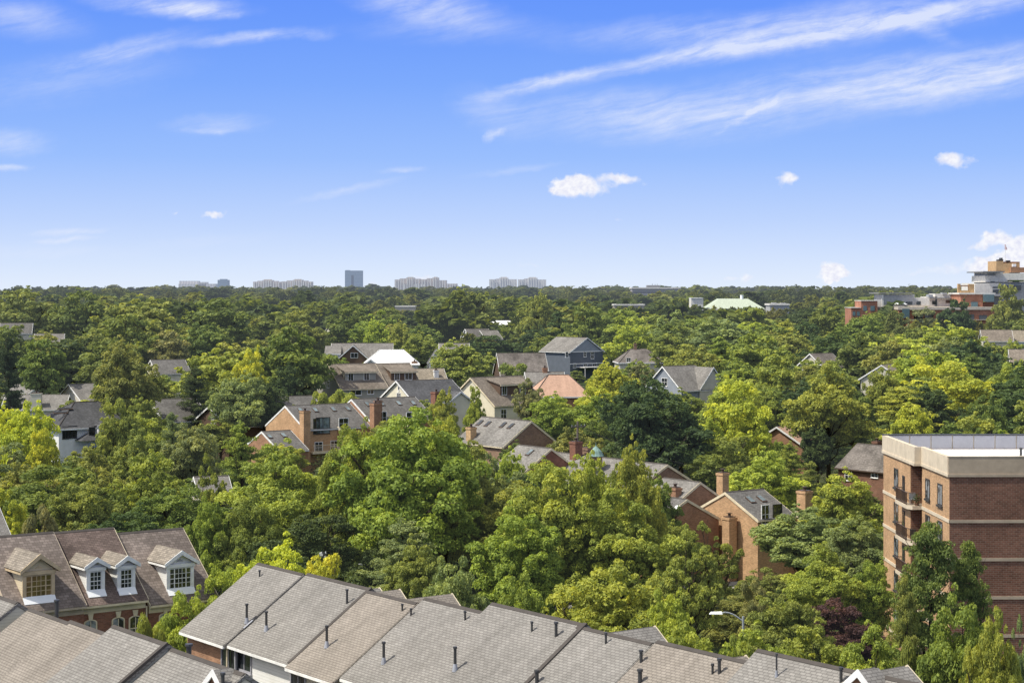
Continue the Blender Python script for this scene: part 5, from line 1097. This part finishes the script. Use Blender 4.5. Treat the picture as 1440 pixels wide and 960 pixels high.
# ---- far wood: one mass nobody could count
def far_wood():
    protos = []
    for i, kd in enumerate(['dome', 'broad', 'oval', 'dome']):
        Q, tone, C, Rr = crown_points(kd, 500+i, 900, 1.05); protos.append((Q, tone))
    tints = np.array([TINT[k][0] for k in ('mid', 'olive', 'dark', 'green', 'mid', 'dark')])*np.array([1.2, 1.3, 1.2])
    g = np.random.default_rng(77); allQ, allT, allC = [], [], []
    for d0, d1, n, frac in ((620, 1000, 330, 1), (1000, 1700, 400, .8), (1700, 2600, 460, .55), (2600, 3400, 460, .45)):
        for _ in range(n):
            d = math.sqrt(g.uniform(d0*d0, d1*d1)); px = g.uniform(-60, 1500); x = (px-CX)/F*d
            h = g.uniform(11, 20)*(1.12 if g.random() < .25 else 1); w = h*g.uniform(.9, 1.55)*(1+.25*(d > 1700)); z = ground(x, d)
            _, yt = proj((x, d, z+h)); _, yb = proj((x, d, z+1))
            if d < 1700 and not clear(px, yt+1, yb, w*F/d, d): continue
            if any(math.hypot(x-fx, d-fy) < fr+w*.4 for fx, fy, fr in FOOT if fy > 600): continue
            Q, tone = protos[g.integers(4)]; m = int(len(tone)*frac); a = g.uniform(0, 6.28); c, s = math.cos(a), math.sin(a)
            sel = g.permutation(len(tone))[:m]
            q = Q.reshape(-1, 4, 3)[sel]*np.array([w/12, w/12, h/15])
            if frac < 1: ctr = q.mean(1, keepdims=True); q = ctr+(q-ctr)*(1/math.sqrt(frac))
            q = q.reshape(-1, 3); q = np.stack([q[:, 0]*c-q[:, 1]*s+x, q[:, 0]*s+q[:, 1]*c+d, q[:, 2]+z], 1)
            allQ.append(q); allT.append(tone[sel]); allC.append(np.repeat(tints[g.integers(6)][None]*g.uniform(.8, 1.2)*(.62 if d > 1500 else .85 if d > 1000 else 1), m, 0))
    def one(px, yt, wpx, d, tint, frac=1.):
        x = (px-CX)/F*d; z = ground(x, d); h = max(3, H-(yt-HY)/F*d-z); w = wpx*d/F; Q, tone = protos[g.integers(4)]; m = int(len(tone)*frac); sel = g.permutation(len(tone))[:m]
        q = Q.reshape(-1, 4, 3)[sel]*np.array([w/12, w/12, h/15]); ctr = q.mean(1, keepdims=True); q = (ctr+(q-ctr)*min(1, 14/w)).reshape(-1, 3)+np.array([x, d, z])
        allQ.append(q); allT.append(tone[sel]); allC.append(np.repeat(np.array(TINT[tint][0])[None]*.95, m, 0))
    for (x0, y0, x1, y1, dd) in PROT:
        if dd > 620 and dd < 1300 and not (x0 > 1190 and y1 < 445):
            n = int((x1-x0)/18)+2
            for k in range(n):
                if clear(x0+(x1-x0)*(k+.5)/n, y1, 500, 30, dd-20): one(x0+(x1-x0)*(k+.5)/n, y1+g.uniform(0, 1.5), 32, dd-g.uniform(12, 30), ['green', 'olive', 'mid', 'lime'][g.integers(4)])
    for px, yt, wp, d in ((20, 405, 40, 1500), (75, 405.5, 50, 1700), (150, 405, 60, 1600), (180, 407, 40, 1500), (245, 406, 40, 1700), (330, 404.5, 40, 1800), (390, 407, 46, 1500), (455, 403, 44, 1700), (480, 406, 40, 1500), (545, 406, 30, 1600), (640, 406, 50, 1500),
                          (795, 403.5, 46, 1700), (830, 409, 40, 1500), (980, 410, 40, 1300), (1010, 412, 40, 1200), (1045, 409, 36, 1600), (1090, 411, 50, 1300), (1140, 404, 60, 1350), (1180, 406, 46, 1400), (1225, 404, 44, 1600), (1262, 403, 50, 1700), (1290, 407, 44, 1500), (700, 409, 40, 1500), (870, 410, 36, 1500)):
        for k in range(3): one(px+g.normal()*wp*.25, yt-1.5+abs(g.normal())*1.2, wp*g.uniform(.8, 1.15), d+g.normal()*30, ['mid', 'dark', 'dark', 'mid'][g.integers(4)], .8)
    Q = np.concatenate(allQ); T = np.concatenate(allT); Cc = np.concatenate(allC)
    me = leaf_mesh('woodland', Q, T, 'leaf_far'); a = me.attributes.new('tint', 'FLOAT_COLOR', 'FACE')
    a.data.foreach_set('color', np.concatenate([Cc, np.ones((len(Cc), 1))], 1).astype(np.float32).ravel())
    o = bpy.data.objects.new('woodland', me); COL.objects.link(o); o['kind'] = 'stuff'; o['label'] = 'distant tree cover merging into one mass up to the horizon'; o['category'] = 'woodland'
    # low undergrowth that closes the gaps between the nearer trees
    allQ, allT = [], []
    Qb, tb, _, _ = crown_points('bush', 900, 260, .42)
    for _ in range(3000):
        d = math.sqrt(g.uniform(112**2, 640**2)); px = g.uniform(-60, 1500); x = (px-CX)/F*d
        if any(math.hypot(x-fx, d-fy) < fr+.5 for fx, fy, fr in FOOT): continue
        w = g.uniform(2, 7.5); h = w*g.uniform(.4, .8); z = ground(x, d)
        if abs(px-1045) < 40 and 195 < d < 225: continue
        _, yt = proj((x, d, z+h)); _, yb = proj((x, d, z))
        if not clear(px, yt, yb, w*F/d, d): continue
        q = Qb*np.array([w/12, w/12, h/15]); q[:, 0] += x; q[:, 1] += d; q[:, 2] += z; allQ.append(q); allT.append(tb*.8)
    me = leaf_mesh('undergrowth', np.concatenate(allQ), np.concatenate(allT)); o = bpy.data.objects.new('undergrowth', me); COL.objects.link(o); o.color = (.07, .10, .022, 1)
    o['kind'] = 'stuff'; o['label'] = 'low shrubs and ground cover between the trees'; o['category'] = 'undergrowth'
far_wood()

# ---- labels of the filler trees: look, then the nearest landmark and side; a rank separates those that would still tie
def side(t, l):
    dx = t['px']-l[0]; near = abs(dx) < 28
    if near: return 'behind' if t['d'] > l[2] else 'in front of'
    return 'left of' if dx < 0 else 'right of'
EDGE = [(0, 500, 0, 'the left edge'), (1440, 480, 0, 'the right edge')]
def describe(t, far=False):
    ly = t['py']+12
    L = sorted(LAND, key=lambda l: (l[0]-t['px'])**2+((l[1]-ly)*1.6)**2)
    l = L[0]; sd = side(t, l)
    kindw = {'conifer': 'evergreen', 'bush': 'shrub'}.get(t['kind'], 'tree'); formw = FORM[t['kind']].replace(' evergreen', '')
    if t['kind'] == 'bush': formw = 'low'
    dist = math.hypot(l[0]-t['px'], l[1]-ly)
    pre = '' if sd in ('behind', 'in front of') else ('just ' if dist < 60 else 'well ' if dist < 140 else 'far ')
    up = '' if abs(ly-l[1]) < 22 or sd in ('behind', 'in front of') else ('and above ' if ly < l[1] else 'and below ')
    rel = f'{pre}{sd.replace(" of", "")} {up}of {l[3]}'.replace('behind of', 'behind').replace('in front of of', 'in front of')
    if sd == 'in front of': rel = f'in front of {l[3]}'
    return f"{TINT[t['tint']][1]} {formw} {kindw} {rel}"
_d = describe
def describe(t):
    s_ = _d(t)
    for a, b_ in ((' and above of', ' of'), (' and below of', ' of'), ('just ', ''), ('well ', ''), ('far ', ''), ('loose open ', 'loose ')):
        if len(s_.split()) <= 14: break
        s_ = s_.replace(a, b_)
    return s_
grp = {}
for t in TR:
    if t['label'] is None: grp.setdefault(describe(t), []).append(t)
RK = ['nearest', 'second nearest', 'third nearest', 'fourth nearest', 'fifth nearest', 'sixth nearest']
for lb, ts in grp.items():
    ts.sort(key=lambda t: t['d'])
    for i, t in enumerate(ts):
        if len(ts) == 1: t['label'] = lb
        elif len(ts) == 2: t['label'] = lb+(', nearer one' if i == 0 else ', farther one')
        else: t['label'] = lb+', '+RK[min(i, 5)]
for t in TR:
    o = t['o']; o['label'] = t['label']; o['category'] = {'conifer': 'evergreen', 'bush': 'shrub'}.get(t['kind'], 'tree')
    o['group'] = {'conifer': 'evergreens among the houses', 'bush': 'shrubs and hedges'}.get(t['kind'], 'leafy trees of the neighbourhood')

# ------------------------------------------------------------------ sky, sun, camera
SUN_EL, SUN_AZ = R(56), math.atan2(-.965, -.26)      # direction towards the sun, azimuth from +Y clockwise (x, y)
sd = Vector((math.sin(SUN_AZ)*math.cos(SUN_EL), math.cos(SUN_AZ)*math.cos(SUN_EL), math.sin(SUN_EL)))
ld = bpy.data.lights.new('sun', 'SUN'); ld.energy = 5.0; ld.angle = R(.53); ld.color = (1, .95, .84)
lo = bpy.data.objects.new('sun', ld); COL.objects.link(lo); lo.rotation_euler = sd.to_track_quat('Z', 'Y').to_euler()
W = bpy.data.worlds.new('World'); SC.world = W; W.use_nodes = True; W.node_tree.nodes.clear(); t = NT(W.node_tree)
sky = t.node('ShaderNodeTexSky', sky_type='NISHITA'); sky.sun_disc = False; sky.sun_elevation = SUN_EL; sky.sun_rotation = SUN_AZ; sky.altitude = 50; sky.air_density = 1; sky.dust_density = .6; sky.ozone_density = 2.5
gen = t.node('ShaderNodeTexCoord').outputs['Generated']; sp = t.node('ShaderNodeSeparateXYZ'); t.l.new(gen, sp.inputs[0])
yy = t.math('MAXIMUM', sp.outputs[1], .05)
U = t.math('MULTIPLY', t.math('DIVIDE', sp.outputs[0], yy), F); V = t.math('MULTIPLY', t.math('DIVIDE', sp.outputs[2], yy), F)
cb = t.node('ShaderNodeCombineXYZ'); t.l.new(U, cb.inputs[0]); t.l.new(V, cb.inputs[1]); P = cb.outputs[0]
el = t.math('MULTIPLY', sp.outputs[2], 1/.17, clamp=True)
S = 10.0
hz = [(0.0, (228, 238, 253)), (.08, (215, 230, 254)), (.22, (190, 213, 254)), (.42, (154, 191, 254)), (.65, (126, 171, 253)), (.85, (108, 156, 252)), (1.0, (98, 147, 251))]
gr = t.ramp(el, [(p, lin(c)) for p, c in hz])
gs = t.node('ShaderNodeVectorMath', operation='SCALE'); t.l.new(gr, gs.inputs[0]); gs.inputs['Scale'].default_value = S
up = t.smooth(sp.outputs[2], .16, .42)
hs = t.node('ShaderNodeHueSaturation'); hs.inputs['Saturation'].default_value = .42; hs.inputs['Value'].default_value = 2.35; t.l.new(sky.outputs[0], hs.inputs['Color']); hw_ = t.mix(1, hs.outputs[0], (1.06, 1.0, .90), 'MULTIPLY')  # sky above the view, greyed, brightened and warmed to fill the shade
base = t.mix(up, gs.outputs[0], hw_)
# clouds: direction space, degrees of arc scaled like the photograph
pw = t.node('ShaderNodeTexNoise'); t.l.new(P, pw.inputs['Vector']); pw.inputs['Scale'].default_value = .045; pw.inputs['Detail'].default_value = 5
pv = t.node('ShaderNodeVectorMath', operation='SUBTRACT'); t.l.new(pw.outputs['Color'], pv.inputs[0]); pv.inputs[1].default_value = (.5, .5, .5)
pm = t.node('ShaderNodeVectorMath', operation='MULTIPLY_ADD'); t.l.new(pv.outputs[0], pm.inputs[0]); pm.inputs[1].default_value = (46, 26, 0); t.l.new(P, pm.inputs[2]); PW = pm.outputs[0]
pm2 = t.node('ShaderNodeVectorMath', operation='MULTIPLY_ADD'); t.l.new(pv.outputs[0], pm2.inputs[0]); pm2.inputs[1].default_value = (36, 10, 0); t.l.new(P, pm2.inputs[2]); PC = pm2.outputs[0]
CUM = False
def blob(px, py, lx, ly, ang=0):
    if CUM: lx *= 1.42; ly *= 1.5
    m = t.mapping(PW if CUM else PC, loc=(px-CX, HY-py, 0), rot=(0, 0, R(ang)), scale=(lx, ly, 1), vt='TEXTURE')
    vm = t.node('ShaderNodeVectorMath', operation='LENGTH'); t.l.new(m, vm.inputs[0])
    return t.smooth(vm.outputs['Value'], 1, 0), m
def addup(l):
    o = l[0]
    for k in l[1:]: o = t.math('ADD', o, k)
    return o
def k_(v, s): return t.math('MULTIPLY', v, s)
rot1 = t.mapping(P, rot=(0, 0, R(-12)), scale=(1, 1, 1))
wv = t.node("ShaderNodeVectorMath", operation="MULTIPLY_ADD")
nz = t.node('ShaderNodeTexNoise'); t.l.new(rot1, nz.inputs['Vector']); nz.inputs['Scale'].default_value = .008; nz.inputs['Detail'].default_value = 3
t.l.new(nz.outputs['Color'], wv.inputs[0]); wv.inputs[1].default_value = (70, 28, 0); t.l.new(rot1, wv.inputs[2])
fib = t.noise(t.mapping(wv.outputs[0], scale=(.004, .045, 1)), 1, 7, .62); fib2 = t.noise(t.mapping(wv.outputs[0], scale=(.014, .05, 1)), 1, 8, .68)
wisp = t.smooth(t.math('ADD', k_(fib, .55), k_(fib2, .45)), .30, .72)
cir = [k_(blob(760, 117, 150, 13, 13)[0], 1.1), k_(blob(930, 85, 210, 17, 12)[0], 1.15), k_(blob(1110, 58, 240, 20, 11)[0], 1.0), k_(blob(1320, 18, 240, 24, 9)[0], 1.0), k_(blob(1180, 34, 340, 46, 8)[0], .95), k_(blob(960, 44, 260, 32, 4)[0], .6),
       k_(blob(1180, 128, 440, 60, 8)[0], .95), k_(blob(900, 162, 280, 56, -2)[0], .72), k_(blob(1380, 105, 280, 52, 9)[0], .9), k_(blob(700, 160, 90, 44, -20)[0], .42), k_(blob(695, 190, 24, 9, 38)[0], .9), k_(blob(1060, 156, 85, 7, 31)[0], .75), k_(blob(1290, 40, 90, 16, -20)[0], .5),
       k_(blob(235, 8, 150, 22, -3)[0], 1.35), k_(blob(290, 18, 60, 15, 0)[0], .8), k_(blob(180, 70, 140, 22, 14)[0], .75), k_(blob(360, 52, 130, 13, 6)[0], 1.05), k_(blob(440, 48, 40, 12, -8)[0], .6), k_(blob(600, 10, 140, 34, -6)[0], .95), k_(blob(30, 25, 130, 40, -10)[0], .6),
       k_(blob(305, 175, 95, 20, 2)[0], .6), k_(blob(290, 184, 50, 6, 0)[0], .6), k_(blob(15, 200, 85, 26, 0)[0], .75), k_(blob(12, 236, 42, 8, 0)[0], 1.1), k_(blob(98, 326, 76, 7, 3)[0], 1.1), k_(blob(90, 337, 66, 6, 4)[0], 1.0), k_(blob(490, 268, 110, 9, 12)[0], .6), k_(blob(565, 239, 44, 6, 3)[0], .7),
       k_(blob(720, 240, 90, 8, 8)[0], .35), k_(blob(100, 110, 220, 50, 8)[0], .35), k_(blob(640, 40, 200, 30, 0)[0], .4), k_(blob(60, 355, 200, 16, 0)[0], .3), k_(blob(300, 340, 160, 14, 4)[0], .2)]
cirrus = t.math('MULTIPLY', addup(cir), t.math('MULTIPLY_ADD', wisp, .92, .10), clamp=True)
cirrus = t.math('MULTIPLY', cirrus, .88)
CUM = True
puff = t.noise(t.mapping(P, scale=(.035, .05, 1)), 1, 8, .62); puff2 = t.noise(t.mapping(P, scale=(.12, .14, 1)), 1, 6, .6)
cum = [k_(blob(820, 262, 48, 20, 0)[0], 1.5), k_(blob(878, 251, 32, 12, -8)[0], 1.25), k_(blob(795, 262, 26, 17, 0)[0], .9), k_(blob(1108, 252, 25, 17, -20)[0], 1.25), k_(blob(1338, 225, 40, 16, -3)[0], 1.35), k_(blob(300, 302, 28, 8, 0)[0], 1.1), k_(blob(246, 301, 12, 6, 0)[0], .9),
       k_(blob(1168, 380, 22, 16, 0)[0], 1.6), k_(blob(1172, 389, 34, 8, 0)[0], 1.3), k_(blob(1398, 331, 26, 13, 0)[0], 1.6), k_(blob(1432, 345, 30, 18, 0)[0], 1.5), k_(blob(1390, 370, 60, 14, 5)[0], 1.15), k_(blob(1300, 383, 60, 16, 0)[0], .8), k_(blob(1430, 375, 60, 22, 0)[0], 1.4), k_(blob(1378, 344, 24, 9, 0)[0], 1.1),
       k_(blob(598, 392, 30, 11, 0)[0], 1.0), k_(blob(740, 372, 60, 9, 0)[0], .65), k_(blob(1048, 392, 22, 8, 0)[0], .95), k_(blob(1020, 392, 14, 7, 0)[0], .85), k_(blob(527, 402, 25, 7, 0)[0], .9), k_(blob(872, 309, 24, 8, 0)[0], .7), k_(blob(925, 393, 40, 8, 0)[0], .6)]
cd = t.smooth(t.math('SUBTRACT', addup(cum), t.math('ADD', k_(puff, .9), k_(puff2, .45))), -.14, .62)
fwd = t.smooth(sp.outputs[1], .1, .4)
cirrus = t.math('MULTIPLY', cirrus, k_(fwd, .92)); cd = t.math('MULTIPLY', cd, k_(fwd, .96))
cs = t.ramp(puff2, [(.3, tuple(v*S for v in lin((226, 228, 246)))), (.6, tuple(v*S for v in lin((252, 252, 255))))])
csr = cs.node
base = t.mix(cirrus, base, tuple(v*S for v in lin((232, 238, 254))))
base = t.mix(cd, base, cs)
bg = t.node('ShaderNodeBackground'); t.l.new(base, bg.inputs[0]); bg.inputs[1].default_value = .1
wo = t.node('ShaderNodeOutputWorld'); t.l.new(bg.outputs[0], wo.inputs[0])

cam = bpy.data.cameras.new('camera'); co = bpy.data.objects.new('camera', cam); COL.objects.link(co); SC.camera = co
co.location = (0, 0, H); co.rotation_euler = (R(90), 0, 0); cam.sensor_width = 36; cam.lens = F/1440*36; cam.shift_y = -(480-HY)/1440; cam.clip_start = 1; cam.clip_end = 80000
SC.view_settings.view_transform = 'Standard'; SC.view_settings.look = 'None'; SC.view_settings.exposure = 0; SC.view_settings.gamma = 1
SC.cycles.max_bounces = 6; SC.cycles.diffuse_bounces = 3; SC.cycles.transmission_bounces = 2; SC.cycles.glossy_bounces = 2
